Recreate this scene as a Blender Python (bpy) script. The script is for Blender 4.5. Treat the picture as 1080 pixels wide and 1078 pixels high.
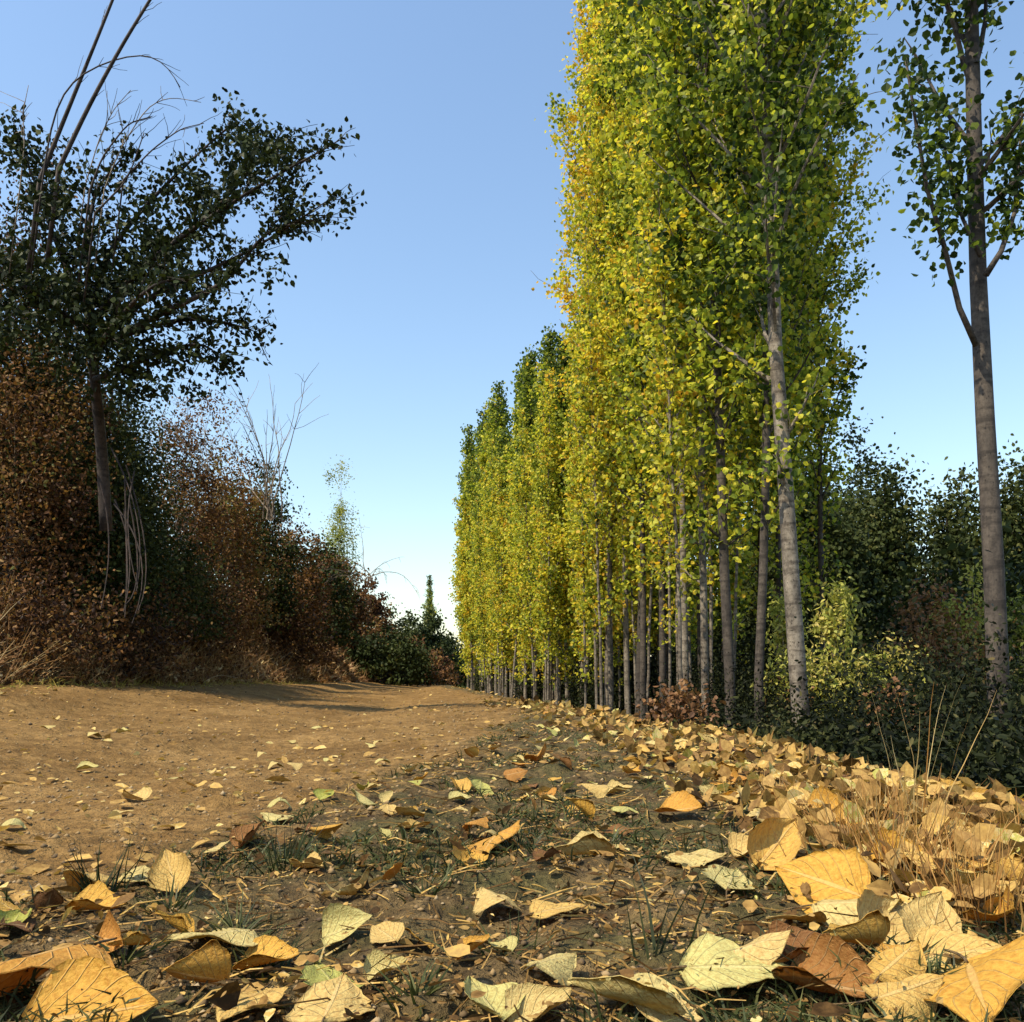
import bpy, math, random
import numpy as np
from mathutils import Vector

for o in list(bpy.data.objects):
    bpy.data.objects.remove(o, do_unlink=True)
SC = bpy.context.scene
COL = SC.collection
R = math.radians

# ------------------------------------------------------------------ camera
# world: +Y runs along the poplar row, the camera looks 8.8 degrees to its right
F = 900.0                      # focal length in pixels of the 1080 px wide photograph
YAW, PITCH = R(8.84), R(5.0)
CAM = np.array([0.0, 0.0, 0.31])
HORIZON = 718.0
camd = bpy.data.cameras.new('camera')
cam = bpy.data.objects.new('camera', camd)
COL.objects.link(cam)
cam.location = CAM
cam.rotation_euler = (math.pi / 2 + PITCH, 0, -YAW)
camd.sensor_width = 36
camd.lens = F / 1080 * 36
camd.shift_y = (HORIZON - 539 - F * math.tan(PITCH)) / 1080
camd.clip_start = 0.02
camd.clip_end = 3000
camd.dof.use_dof = False
SC.camera = cam

# ------------------------------------------------------------------ light
SUN_EL, SUN_AZ = R(54), R(-118)     # azimuth measured from +Y towards +X: the sun stands to the left and a little behind
sdir = Vector((math.sin(SUN_AZ) * math.cos(SUN_EL), math.cos(SUN_AZ) * math.cos(SUN_EL), math.sin(SUN_EL)))
sund = bpy.data.lights.new('sun', 'SUN')
sund.energy = 4.7
sund.angle = R(0.55)
sund.color = (1.0, 0.87, 0.66)
sun = bpy.data.objects.new('sun', sund)
COL.objects.link(sun)
sun.location = (-20, 10, 40)
sun.rotation_euler = (-sdir).to_track_quat('-Z', 'Y').to_euler()

world = bpy.data.worlds.new('World')
SC.world = world
world.use_nodes = True
wn = world.node_tree
wn.nodes.clear()
sky = wn.nodes.new('ShaderNodeTexSky')
sky.sky_type = 'NISHITA'
sky.sun_disc = False
sky.sun_elevation = SUN_EL
sky.sun_rotation = SUN_AZ
sky.altitude = 0
sky.air_density = 1.5
sky.dust_density = 0.8
sky.ozone_density = 3.0
bg = wn.nodes.new('ShaderNodeBackground')
bg.inputs['Strength'].default_value = 0.15
wo = wn.nodes.new('ShaderNodeOutputWorld')
wn.links.new(sky.outputs[0], bg.inputs['Color'])
wn.links.new(bg.outputs[0], wo.inputs['Surface'])
SC.view_settings.view_transform = 'Standard'
SC.view_settings.look = 'None'
SC.view_settings.exposure = 0.62
SC.view_settings.gamma = 1.0
SC.cycles.max_bounces = 7
SC.cycles.diffuse_bounces = 3
SC.cycles.transmission_bounces = 4
SC.cycles.transparent_max_bounces = 4
SC.cycles.use_denoising = True

rng = np.random.default_rng(11)
random.seed(4)

# ------------------------------------------------------------------ noise and terrain
def _hash(ix, iy, s):
    n = (ix.astype(np.int64) * 374761393 + iy.astype(np.int64) * 668265263 + s * 1442695041) & 0xffffffff
    n = ((n ^ (n >> 13)) * 1274126177) & 0xffffffff
    n = n ^ (n >> 16)
    return (n & 0xffff) / 65535.0

def vnoise(x, y, s=0):
    x = np.asarray(x, float); y = np.asarray(y, float)
    ix = np.floor(x); iy = np.floor(y)
    fx = x - ix; fy = y - iy
    fx = fx * fx * (3 - 2 * fx); fy = fy * fy * (3 - 2 * fy)
    a = _hash(ix, iy, s); b = _hash(ix + 1, iy, s); c = _hash(ix, iy + 1, s); d = _hash(ix + 1, iy + 1, s)
    return (a * (1 - fx) + b * fx) * (1 - fy) + (c * (1 - fx) + d * fx) * fy - 0.5

def fbm(x, y, f, octaves=3, s=0):
    t = 0; amp = 1.0
    for k in range(octaves):
        t = t + amp * vnoise(np.asarray(x) * f + 17.3 * k, np.asarray(y) * f - 9.1 * k, s + k)
        f *= 2.1; amp *= 0.5
    return t

def sstep(a, b, x):
    t = np.clip((x - a) / (b - a), 0, 1)
    return t * t * (3 - 2 * t)

def foot(Y):
    return -4.2 + 0.083 * np.clip(Y, -20, 80) + 0.25 * vnoise(np.asarray(Y) * 0.35, 3.3, 5)

def edge(Y):
    return np.interp(Y, [-6, 0, 1.0, 2, 3.5, 7, 12, 30, 90], [-0.9, -0.75, -0.55, -0.12, 0.3, 1.1, 1.9, 2.5, 5.5])

def crest(Y):
    return np.interp(Y, [-5, 0, 1.5, 2.8, 4.3, 9, 30, 90], [1.05, 1.15, 1.3, 1.5, 1.7, 1.85, 2.9, 6.5])

def is_path(X, Y):
    w = fbm(X, Y, 1.4, 3, 21) * 0.35 * np.clip(0.15 + Y * 0.12, 0.15, 1.2)
    return (X < edge(Y) + w) & (X > foot(Y) - 0.1 + fbm(X, Y, 1.1, 2, 8) * 0.5)

def height(X, Y):
    X = np.asarray(X, float); Y = np.asarray(Y, float)
    f = foot(Y); e = edge(Y); c = crest(Y)
    z = 0.26 * sstep(f + 2.8, f - 0.1, X)
    d = np.clip(f - X, 0, None)
    z = z + 2.5 * (1 - np.exp(-d / 1.7)) + np.clip(d - 4, 0, 30) * 0.02
    z = z + np.clip(d, 0, 1) * (fbm(X, Y, 0.7, 3, 31) * 0.55 + fbm(X, Y, 3.2, 2, 33) * 0.14)
    # wheel tracks, verge and the fall to the trees
    z = z - 0.04 * np.exp(-((X - (f + e) * 0.5 + 0.8) / 0.3) ** 2) - 0.04 * np.exp(-((X - (f + e) * 0.5 - 0.9) / 0.3) ** 2)
    z = z + 0.012 * sstep(e - 0.3, e + 0.25, X) * (1 - sstep(0.0, 1.4, X - c))
    z = z + 0.012 * np.exp(-((X - c) / 0.5) ** 2)
    z = z - 0.62 * sstep(-0.05, 1.5, X - c)
    z = z + fbm(X, Y, 0.5, 2, 3) * 0.06 * sstep(0.5, 4, np.hypot(X, Y))
    onp = 1 - sstep(e - 0.2, e + 0.2, X)
    z = z + fbm(X, Y, 2.2, 4, 40) * (0.022 + 0.012 * (1 - onp))
    z = z + fbm(X, Y, 17.0, 3, 44) * (0.013 + 0.010 * (1 - onp))
    z = z + sstep(.1, .5, fbm(X, Y, 9.0, 2, 48)) * .014 * onp
    return z

H = lambda x, y: float(height(x, y))

# pixel of the photograph <-> world, used to work out real positions
cp, sp = math.cos(PITCH), math.sin(PITCH)
fwd = np.array([math.sin(YAW) * cp, math.cos(YAW) * cp, sp])
rgt = np.array([math.cos(YAW), -math.sin(YAW), 0])
upv = np.cross(rgt, fwd)
CY0 = 539 + (HORIZON - 539 - F * math.tan(PITCH))
def ray(px, py):
    return fwd + rgt * (px - 540) / F + upv * (CY0 - py) / F
def P(px, py, d):
    return CAM + ray(px, py) * d
def G(px, py):
    """the point of the ground seen at a pixel"""
    r = ray(px, py); t = 0.4
    while t < 80:
        p = CAM + r * t
        if p[2] < H(p[0], p[1]):
            break
        t *= 1.01
    return p, t
def proj(p):
    v = np.asarray(p) - CAM
    d = v @ fwd
    return 540 + F * (v @ rgt) / d, CY0 - F * (v @ upv) / d, d

# ------------------------------------------------------------------ object helpers
class MB:
    def __init__(s):
        s.v = []; s.f = []; s.t = []; s.n = 0; s.uv = []
    def add(s, v, faces, tone=0.5):
        v = np.asarray(v, float)
        s.v.append(v)
        for f in faces:
            s.f.append(np.asarray(f, int) + s.n)
        s.t.append(np.full(len(v), tone) if np.isscalar(tone) else np.asarray(tone, float))
        s.n += len(v)
    def tube(s, pts, rad, k=6, tone=0.5, cap=True):
        pts = np.asarray(pts, float); n = len(pts)
        rad = np.broadcast_to(np.asarray(rad, float), (n,))
        t = np.gradient(pts, axis=0)
        t /= np.linalg.norm(t, axis=1)[:, None] + 1e-9
        ref = np.where(np.abs(t[:, 2:3]) > 0.9, np.array([[1.0, 0, 0]]), np.array([[0, 0, 1.0]]))
        a = np.cross(t, ref); a /= np.linalg.norm(a, axis=1)[:, None] + 1e-9
        # keep the frame from flipping
        for i in range(1, n):
            q = a[i - 1] - t[i] * (a[i - 1] @ t[i])
            a[i] = q / (np.linalg.norm(q) + 1e-9)
        b = np.cross(t, a)
        ang = np.linspace(0, 2 * math.pi, k, endpoint=False)
        ring = pts[:, None] + rad[:, None, None] * (np.cos(ang)[None, :, None] * a[:, None] + np.sin(ang)[None, :, None] * b[:, None])
        v = ring.reshape(-1, 3)
        i = np.arange(n - 1)[:, None] * k; j = np.arange(k)[None]; j2 = (j + 1) % k
        q = np.stack([i + j, i + j2, i + k + j2, i + k + j], -1).reshape(-1, 4)
        s.add(v, [q], tone)
        if cap and k > 3:
            s.f.append(np.arange(k)[None, ::-1] + s.n - n * k)
            s.f.append(np.arange(k)[None] + s.n - k)
    def build(s, name, mat, parent=None, smooth=False, uv=None):
        me = mesh_np(name, np.concatenate(s.v), s.f, np.concatenate(s.t), mat, smooth)
        return link(name, me, parent)

def mesh_np(name, v, facelists, tone, mat, smooth=False):
    me = bpy.data.meshes.new(name)
    me.vertices.add(len(v))
    me.vertices.foreach_set('co', np.ascontiguousarray(v, np.float32).ravel())
    loops = np.concatenate([np.asarray(f).ravel() for f in facelists]).astype(np.int32)
    sizes = np.concatenate([np.full(len(f), np.asarray(f).shape[1]) for f in facelists]).astype(np.int32)
    starts = np.concatenate([[0], np.cumsum(sizes)[:-1]]).astype(np.int32)
    me.loops.add(len(loops)); me.loops.foreach_set('vertex_index', loops)
    me.polygons.add(len(sizes)); me.polygons.foreach_set('loop_start', starts)
    try:
        me.polygons.foreach_set('loop_total', sizes)
    except Exception:
        pass
    me.polygons.foreach_set('use_smooth', np.full(len(sizes), smooth))
    at = me.attributes.new('tone', 'FLOAT', 'POINT')
    at.data.foreach_set('value', np.asarray(tone, np.float32))
    me.materials.append(mat)
    me.update(calc_edges=True)
    me.validate()
    return me

def link(name, data, parent=None, loc=None):
    o = bpy.data.objects.new(name, data)
    COL.objects.link(o)
    if parent is not None:
        o.parent = parent
    if loc is not None:
        o.location = loc
    return o

def tag(o, label, cat, group=None, kind=None):
    if label: o['label'] = label
    if cat: o['category'] = cat
    if group: o['group'] = group
    if kind: o['kind'] = kind
    return o

def thing(name, label, cat, loc, group=None, rz=0):
    o = link(name, None, None, loc)
    o.rotation_euler.z = rz
    o.empty_display_size = 0.2
    return tag(o, label, cat, group)

def copy_tree(o, label=None, parent=None):
    c = o.copy(); COL.objects.link(c)
    if parent is not None: c.parent = parent
    if label: c['label'] = label
    for ch in KIDS.get(o.name, []):
        copy_tree(ch, None, c)
    return c
KIDS = {}
def kids(o, *cs):
    KIDS[o.name] = list(cs)
    return o

def unit(v):
    return v / (np.linalg.norm(v, axis=-1, keepdims=True) + 1e-9)

def leaves(mb, pos, size, tone, droop=0.5, flat=0.0, rg=rng, w=0.78):
    """six-point leaves, folded a little along the midrib"""
    n = len(pos)
    size = np.broadcast_to(size, (n,))[:, None]
    d = rg.normal(size=(n, 3)); d[:, 2] -= droop * 1.6
    if flat: d[:, 2] *= (1 - flat)
    d = unit(d)
    nn = rg.normal(size=(n, 3))
    if flat: nn[:, 2] += 3 * flat
    side = unit(np.cross(d, nn)); nor = unit(np.cross(side, d))
    fold = rg.uniform(0.05, 0.4, (n, 1))
    L = size; W = size * w * 0.5
    p0 = pos
    pl = lambda l, wd, s: pos + d * L * l + side * W * wd * s + nor * W * wd * fold
    curl = nor * size * rg.uniform(-0.2, 0.12, (n, 1))
    v = np.stack([p0, pl(.22, .85, -1), pl(.55, .9, -1) + curl * .3, pos + d * L + curl, pl(.55, .9, 1) + curl * .3, pl(.22, .85, 1)], 1).reshape(-1, 3)
    b = np.arange(n)[:, None] * 6
    q1 = b + np.array([[0, 3, 2, 1]]); q2 = b + np.array([[0, 5, 4, 3]])
    mb.add(v, [q1, q2], np.repeat(tone, 6))

# ------------------------------------------------------------------ materials
def nt(name):
    m = bpy.data.materials.new(name); m.use_nodes = True
    t = m.node_tree; t.nodes.clear()
    out = t.nodes.new('ShaderNodeOutputMaterial')
    return m, t, out
def N(t, typ, **kw):
    n = t.nodes.new(typ)
    for k, v in kw.items():
        setattr(n, k, v)
    return n
def ramp(t, fac, stops):
    r = N(t, 'ShaderNodeValToRGB')
    el = r.color_ramp.elements
    while len(el) > 1: el.remove(el[-1])
    el[0].position = stops[0][0]; el[0].color = (*stops[0][1], 1)
    for p, c in stops[1:]:
        e = el.new(p); e.color = (*c, 1)
    t.links.new(fac, r.inputs[0])
    return r
def math_(t, op, a, b=None, clamp=False):
    n = N(t, 'ShaderNodeMath', operation=op); n.use_clamp = clamp
    for i, x in enumerate((a, b)):
        if x is None: continue
        if isinstance(x, (int, float)): n.inputs[i].default_value = x
        else: t.links.new(x, n.inputs[i])
    return n.outputs[0]
def noise(t, scale, detail=4, rough=0.6, vec=None):
    n = N(t, 'ShaderNodeTexNoise'); n.inputs['Scale'].default_value = scale
    n.inputs['Detail'].default_value = detail; n.inputs['Roughness'].default_value = rough
    if vec is not None: t.links.new(vec, n.inputs['Vector'])
    return n.outputs['Fac']
def mixc(t, fac, a, b, mode='MIX'):
    n = N(t, 'ShaderNodeMix', data_type='RGBA', blend_type=mode)
    for k, x in ((0, fac), (6, a), (7, b)):
        if isinstance(x, (int, float)): n.inputs[k].default_value = x
        elif isinstance(x, tuple): n.inputs[k].default_value = (*x, 1)
        else: t.links.new(x, n.inputs[k])
    return n.outputs[2]
def bump(t, h, strength, dist):
    b = N(t, 'ShaderNodeBump'); b.inputs['Strength'].default_value = strength; b.inputs['Distance'].default_value = dist
    t.links.new(h, b.inputs['Height'])
    return b.outputs[0]

def leaf_mat(name, stops, trans=0.35, gloss=0.2, shiftprop=True, blotch=0):
    m, t, out = nt(name)
    a = N(t, 'ShaderNodeAttribute', attribute_name='tone')
    fac = a.outputs['Fac']
    if shiftprop:
        s = N(t, 'ShaderNodeAttribute', attribute_name='shift', attribute_type='OBJECT')
        fac = math_(t, 'ADD', fac, s.outputs['Fac'], True)
    if blotch:
        tc = N(t, 'ShaderNodeTexCoord')
        fac = math_(t, 'ADD', fac, math_(t, 'MULTIPLY', math_(t, 'SUBTRACT', noise(t, blotch, 4, .7, tc.outputs['Object']), .5), .75), True)
    c = ramp(t, fac, stops).outputs[0]
    p = N(t, 'ShaderNodeBsdfPrincipled')
    t.links.new(c, p.inputs['Base Color'])
    p.inputs['Roughness'].default_value = 0.5
    p.inputs['Specular IOR Level'].default_value = gloss
    tr = N(t, 'ShaderNodeBsdfTranslucent')
    t.links.new(mixc(t, 1.0, c, (1.0, 1.0, 0.6), 'MULTIPLY'), tr.inputs['Color'])
    mx = N(t, 'ShaderNodeMixShader'); mx.inputs[0].default_value = trans
    t.links.new(p.outputs[0], mx.inputs[1]); t.links.new(tr.outputs[0], mx.inputs[2])
    t.links.new(mx.outputs[0], out.inputs[0])
    return m

M = {}
M['poplar'] = leaf_mat('poplar_leaf', [(0, (.028, .05, .012)), (.2, (.06, .10, .02)), (.4, (.22, .28, .035)), (.6, (.50, .52, .06)), (.8, (.76, .66, .07)), (1, (.66, .40, .04))], 0.55)
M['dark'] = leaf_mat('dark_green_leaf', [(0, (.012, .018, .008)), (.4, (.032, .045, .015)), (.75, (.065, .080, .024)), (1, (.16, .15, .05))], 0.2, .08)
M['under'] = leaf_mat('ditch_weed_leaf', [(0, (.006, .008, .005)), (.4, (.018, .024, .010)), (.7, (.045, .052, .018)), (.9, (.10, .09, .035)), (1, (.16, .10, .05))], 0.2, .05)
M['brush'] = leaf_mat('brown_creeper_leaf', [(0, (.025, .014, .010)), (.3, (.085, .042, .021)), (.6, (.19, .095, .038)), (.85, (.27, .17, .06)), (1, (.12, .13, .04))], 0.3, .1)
M['bright'] = leaf_mat('light_green_leaf', [(0, (.07, .10, .02)), (.4, (.22, .26, .05)), (.75, (.45, .44, .10)), (1, (.55, .45, .14))], 0.4)
M['rust'] = leaf_mat('rust_leaf', [(0, (.07, .04, .025)), (.5, (.20, .10, .045)), (1, (.35, .20, .07))], 0.25)
M['litter'] = leaf_mat('leaf_litter', [(0, (.035, .020, .008)), (.3, (.13, .072, .026)), (.5, (.26, .155, .052)), (.7, (.42, .27, .09)), (.85, (.55, .36, .10)), (.95, (.62, .50, .24)), (1, (.38, .36, .09))], 0.2, 0.06, blotch=90)
M['drygrass'] = leaf_mat('dry_grass_blade', [(0, (.12, .06, .025)), (.5, (.40, .21, .065)), (.8, (.52, .34, .12)), (1, (.60, .46, .22))], 0.25, 0.1)
M['grass'] = leaf_mat('green_grass_blade', [(0, (.012, .016, .006)), (.5, (.045, .06, .02)), (1, (.14, .14, .05))], 0.25, 0.2)

def bark(name, dark, light, sc=6, stretch=(1, 1, 0.25)):
    m, t, out = nt(name)
    tc = N(t, 'ShaderNodeTexCoord')
    mp = N(t, 'ShaderNodeMapping'); mp.inputs['Scale'].default_value = stretch
    t.links.new(tc.outputs['Object'], mp.inputs[0])
    n1 = noise(t, sc, 6, 0.7, mp.outputs[0])
    mp2 = N(t, 'ShaderNodeMapping'); mp2.inputs['Scale'].default_value = (1, 1, 5)
    t.links.new(tc.outputs['Object'], mp2.inputs[0])
    n2 = noise(t, 2.2, 4, 0.6, mp2.outputs[0])
    c = ramp(t, n1, [(.3, dark), (.5, tuple(.5 * (a + b) for a, b in zip(dark, light))), (.68, light)]).outputs[0]
    band = ramp(t, n2, [(.40, (.25, .22, .2)), (.5, (1, 1, 1))]).outputs[0]
    c = mixc(t, 0.75, c, band, 'MULTIPLY')
    n3 = noise(t, 26, 5, 0.75, tc.outputs['Object'])
    c = mixc(t, 0.8, c, ramp(t, n3, [(.36, (.38, .35, .32)), (.56, (1, 1, 1))]).outputs[0], 'MULTIPLY')
    mp4 = N(t, 'ShaderNodeMapping'); mp4.inputs['Scale'].default_value = (5.5, 5.5, 3.2)
    t.links.new(tc.outputs['Object'], mp4.inputs[0])
    vo = N(t, 'ShaderNodeTexVoronoi'); t.links.new(mp4.outputs[0], vo.inputs['Vector'])
    kd = math_(t, 'ADD', vo.outputs['Distance'], math_(t, 'MULTIPLY', math_(t, 'SUBTRACT', n3, .5), .25))
    c = mixc(t, .85, c, ramp(t, kd, [(.12, (.12, .10, .09)), (.2, (1, 1, 1))]).outputs[0], 'MULTIPLY')
    p = N(t, 'ShaderNodeBsdfPrincipled'); p.inputs['Roughness'].default_value = 0.85
    t.links.new(c, p.inputs['Base Color'])
    t.links.new(bump(t, n1, 0.8, 0.02), p.inputs['Normal'])
    t.links.new(p.outputs[0], out.inputs[0])
    return m
M['bark'] = bark('poplar_bark', (.045, .035, .027), (.33, .285, .22))
M['greybark'] = bark('grey_brown_poplar_bark', (.018, .014, .012), (.115, .092, .070))
M['darkbark'] = bark('dark_bark', (.018, .013, .012), (.075, .055, .045), 9)
M['twig'] = bark('pale_twig', (.16, .12, .09), (.34, .28, .20), 12)
M['redtwig'] = bark('brown_root', (.015, .009, .008), (.055, .032, .024), 14)

def ground_mat():
    m, t, out = nt('earth')
    g = N(t, 'ShaderNodeNewGeometry')
    pos = g.outputs['Position']
    a = N(t, 'ShaderNodeAttribute', attribute_name='tone').outputs['Fac']      # 1 on the beaten path, 0 off it
    n1 = noise(t, 1.3, 5, 0.6, pos); n2 = noise(t, 14, 6, 0.7, pos); n3 = noise(t, 90, 4, 0.65, pos)
    v = N(t, 'ShaderNodeTexVoronoi'); v.inputs['Scale'].default_value = 38; t.links.new(pos, v.inputs['Vector'])
    path = ramp(t, n2, [(.25, (.12, .070, .024)), (.5, (.255, .155, .055)), (.72, (.37, .24, .095))]).outputs[0]
    path = mixc(t, ramp(t, n1, [(.38, (0, 0, 0)), (.62, (1, 1, 1))]).outputs[0], mixc(t, 1.0, path, (.66, .62, .55), 'MULTIPLY'), path)
    path = mixc(t, 0.6, path, ramp(t, n3, [(.3, (.6, .57, .52)), (.6, (1.12, 1.1, 1.06))]).outputs[0], 'MULTIPLY')
    soil = ramp(t, n2, [(.28, (.028, .020, .010)), (.5, (.10, .070, .032)), (.7, (.25, .175, .08))]).outputs[0]
    soil = mixc(t, ramp(t, noise(t, 4.5, 4, .6, pos), [(.45, (0, 0, 0)), (.62, (1, 1, 1))]).outputs[0], soil, mixc(t, .6, soil, (.06, .07, .025)))
    soil = mixc(t, 0.7, soil, ramp(t, n3, [(.3, (.4, .38, .35)), (.62, (1.25, 1.2, 1.1))]).outputs[0], 'MULTIPLY')
    af = math_(t, 'ADD', a, math_(t, 'MULTIPLY', math_(t, 'SUBTRACT', n2, 0.5), 1.3))
    c = mixc(t, ramp(t, af, [(.3, (0, 0, 0)), (.7, (1, 1, 1))]).outputs[0], soil, path)
    p = N(t, 'ShaderNodeBsdfPrincipled'); p.inputs['Roughness'].default_value = 0.95
    p.inputs['Specular IOR Level'].default_value = 0.15
    t.links.new(c, p.inputs['Base Color'])
    hgt = math_(t, 'ADD', math_(t, 'MULTIPLY', n2, 1.0), math_(t, 'MULTIPLY', n3, 0.45))
    hgt = math_(t, 'ADD', hgt, math_(t, 'MULTIPLY', v.outputs['Distance'], -0.25))
    t.links.new(bump(t, hgt, 1.0, 0.03), p.inputs['Normal'])
    t.links.new(p.outputs[0], out.inputs[0])
    return m
M['earth'] = ground_mat()
M['stalk'] = bark('leaf_stalk', (.20, .12, .045), (.42, .28, .11), 40)

def fallen_mat():
    """uv: x along the midrib 0..1, y across -1..1 ; object property 'tone' picks the colour"""
    m, t, out = nt('fallen_leaf')
    uv = N(t, 'ShaderNodeUVMap'); uv.uv_map = 'UVMap'
    sx = N(t, 'ShaderNodeSeparateXYZ'); t.links.new(uv.outputs[0], sx.inputs[0])
    u = sx.outputs[0]; v = math_(t, 'ABSOLUTE', math_(t, 'SUBTRACT', sx.outputs[1], 0.5))
    s = N(t, 'ShaderNodeAttribute', attribute_name='shift', attribute_type='OBJECT').outputs['Fac']
    tc = N(t, 'ShaderNodeTexCoord')
    mp = N(t, 'ShaderNodeVectorMath', operation='ADD')
    oi = N(t, 'ShaderNodeObjectInfo')
    t.links.new(tc.outputs['Object'], mp.inputs[0]); t.links.new(oi.outputs['Random'], mp.inputs[1])
    n1 = noise(t, 22, 5, 0.6, mp.outputs[0]); n2 = noise(t, 120, 3, 0.6, mp.outputs[0])
    base = ramp(t, s, [(0, (.085, .045, .022)), (.2, (.22, .11, .045)), (.4, (.52, .26, .06)), (.6, (.66, .40, .07)), (.8, (.64, .50, .20)), (.92, (.60, .55, .22)), (1, (.44, .46, .10))]).outputs[0]
    c = mixc(t, math_(t, 'MULTIPLY', ramp(t, n1, [(.42, (0, 0, 0)), (.68, (1, 1, 1))]).outputs[0], 0.6), base, mixc(t, 1.0, base, (.62, .42, .30), 'MULTIPLY'))
    c = mixc(t, math_(t, 'MULTIPLY', ramp(t, n2, [(.62, (0, 0, 0)), (.72, (1, 1, 1))]).outputs[0], 0.3), c, (.10, .05, .02))
    side = math_(t, 'PINGPONG', math_(t, 'MULTIPLY', math_(t, 'SUBTRACT', u, math_(t, 'MULTIPLY', v, 0.85)), 6.5), 0.5)
    sv = ramp(t, side, [(0, (1, 1, 1)), (.075, (0, 0, 0))]).outputs[0]
    mr = ramp(t, v, [(0, (1, 1, 1)), (.022, (1, 1, 1)), (.035, (0, 0, 0))]).outputs[0]
    vein = math_(t, 'MAXIMUM', sv, mr)
    c = mixc(t, math_(t, 'MULTIPLY', vein, 0.40), c, mixc(t, 0.55, c, (.80, .66, .36)))
    p = N(t, 'ShaderNodeBsdfPrincipled'); p.inputs['Roughness'].default_value = 0.55
    p.inputs['Specular IOR Level'].default_value = 0.15
    t.links.new(c, p.inputs['Base Color'])
    hh = math_(t, 'ADD', math_(t, 'MULTIPLY', vein, 0.6), n1)
    t.links.new(bump(t, hh, 0.7, 0.004), p.inputs['Normal'])
    tr = N(t, 'ShaderNodeBsdfTranslucent'); t.links.new(mixc(t, 1.0, c, (1, .85, .5), 'MULTIPLY'), tr.inputs[0])
    mx = N(t, 'ShaderNodeMixShader'); mx.inputs[0].default_value = 0.28
    t.links.new(p.outputs[0], mx.inputs[1]); t.links.new(tr.outputs[0], mx.inputs[2])
    t.links.new(mx.outputs[0], out.inputs[0])
    return m
M['fallen'] = fallen_mat()

# ------------------------------------------------------------------ ground
def build_ground():
    fa = np.linspace(-42, 42, 620) + math.degrees(YAW)
    ba = np.linspace(42, 318, 70)[1:-1] + math.degrees(YAW)
    ang = np.radians(np.concatenate([fa, ba]))
    rad = [0.02] + list(np.geomspace(0.12, 60, 430)) + list(np.geomspace(64, 1500, 30))
    rad = np.array(rad)
    A, Rr = np.meshgrid(ang, rad)
    X = np.sin(A) * Rr; Y = np.cos(A) * Rr
    Z = height(X, Y)
    na, nr = len(ang), len(rad)
    v = np.stack([X, Y, Z], -1).reshape(-1, 3)
    i = np.arange(nr - 1)[:, None] * na; j = np.arange(na)[None]; j2 = (j + 1) % na
    q = np.stack([i + j, i + na + j, i + na + j2, i + j2], -1).reshape(-1, 4)
    cen = v[q].mean(1)
    ip = is_path(cen[:, 0], cen[:, 1]) & (np.hypot(cen[:, 0], cen[:, 1]) < 85) & (cen[:, 1] > -20)
    dist = np.minimum(edge(Y) - X + fbm(X, Y, 1.4, 3, 21) * 0.35 * np.clip(0.15 + Y * 0.12, .15, 1.2), X - foot(Y) + fbm(X, Y, 1.1, 2, 8) * 0.5 + .3)
    tone = np.clip(0.5 + dist.reshape(-1) * 1.7, 0, 1)
    for name, sel in (('ground', ~ip), ('path', ip)):
        qq = q[sel]
        used, inv = np.unique(qq, return_inverse=True)
        me = mesh_np(name, v[used], [inv.reshape(-1, 4)], tone[used], M['earth'], True)
        o = link(name, me)
        o['kind'] = 'structure'
        o['label'] = 'bare sandy dirt path running away beside the poplars' if name == 'path' else 'dark earth verge, ditch and bank on both sides of the path'
build_ground()

# ------------------------------------------------------------------ trees
def branch_pts(p0, d0, L, n=6, bend=0.0, rg=rng, wob=0.06):
    pts = [np.array(p0, float)]; d = np.array(d0, float)
    for k in range(n):
        d = d + np.array([0, 0, bend]) / n + rg.normal(size=3) * wob
        d = d / np.linalg.norm(d)
        pts.append(pts[-1] + d * L / n)
    return np.array(pts)

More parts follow.
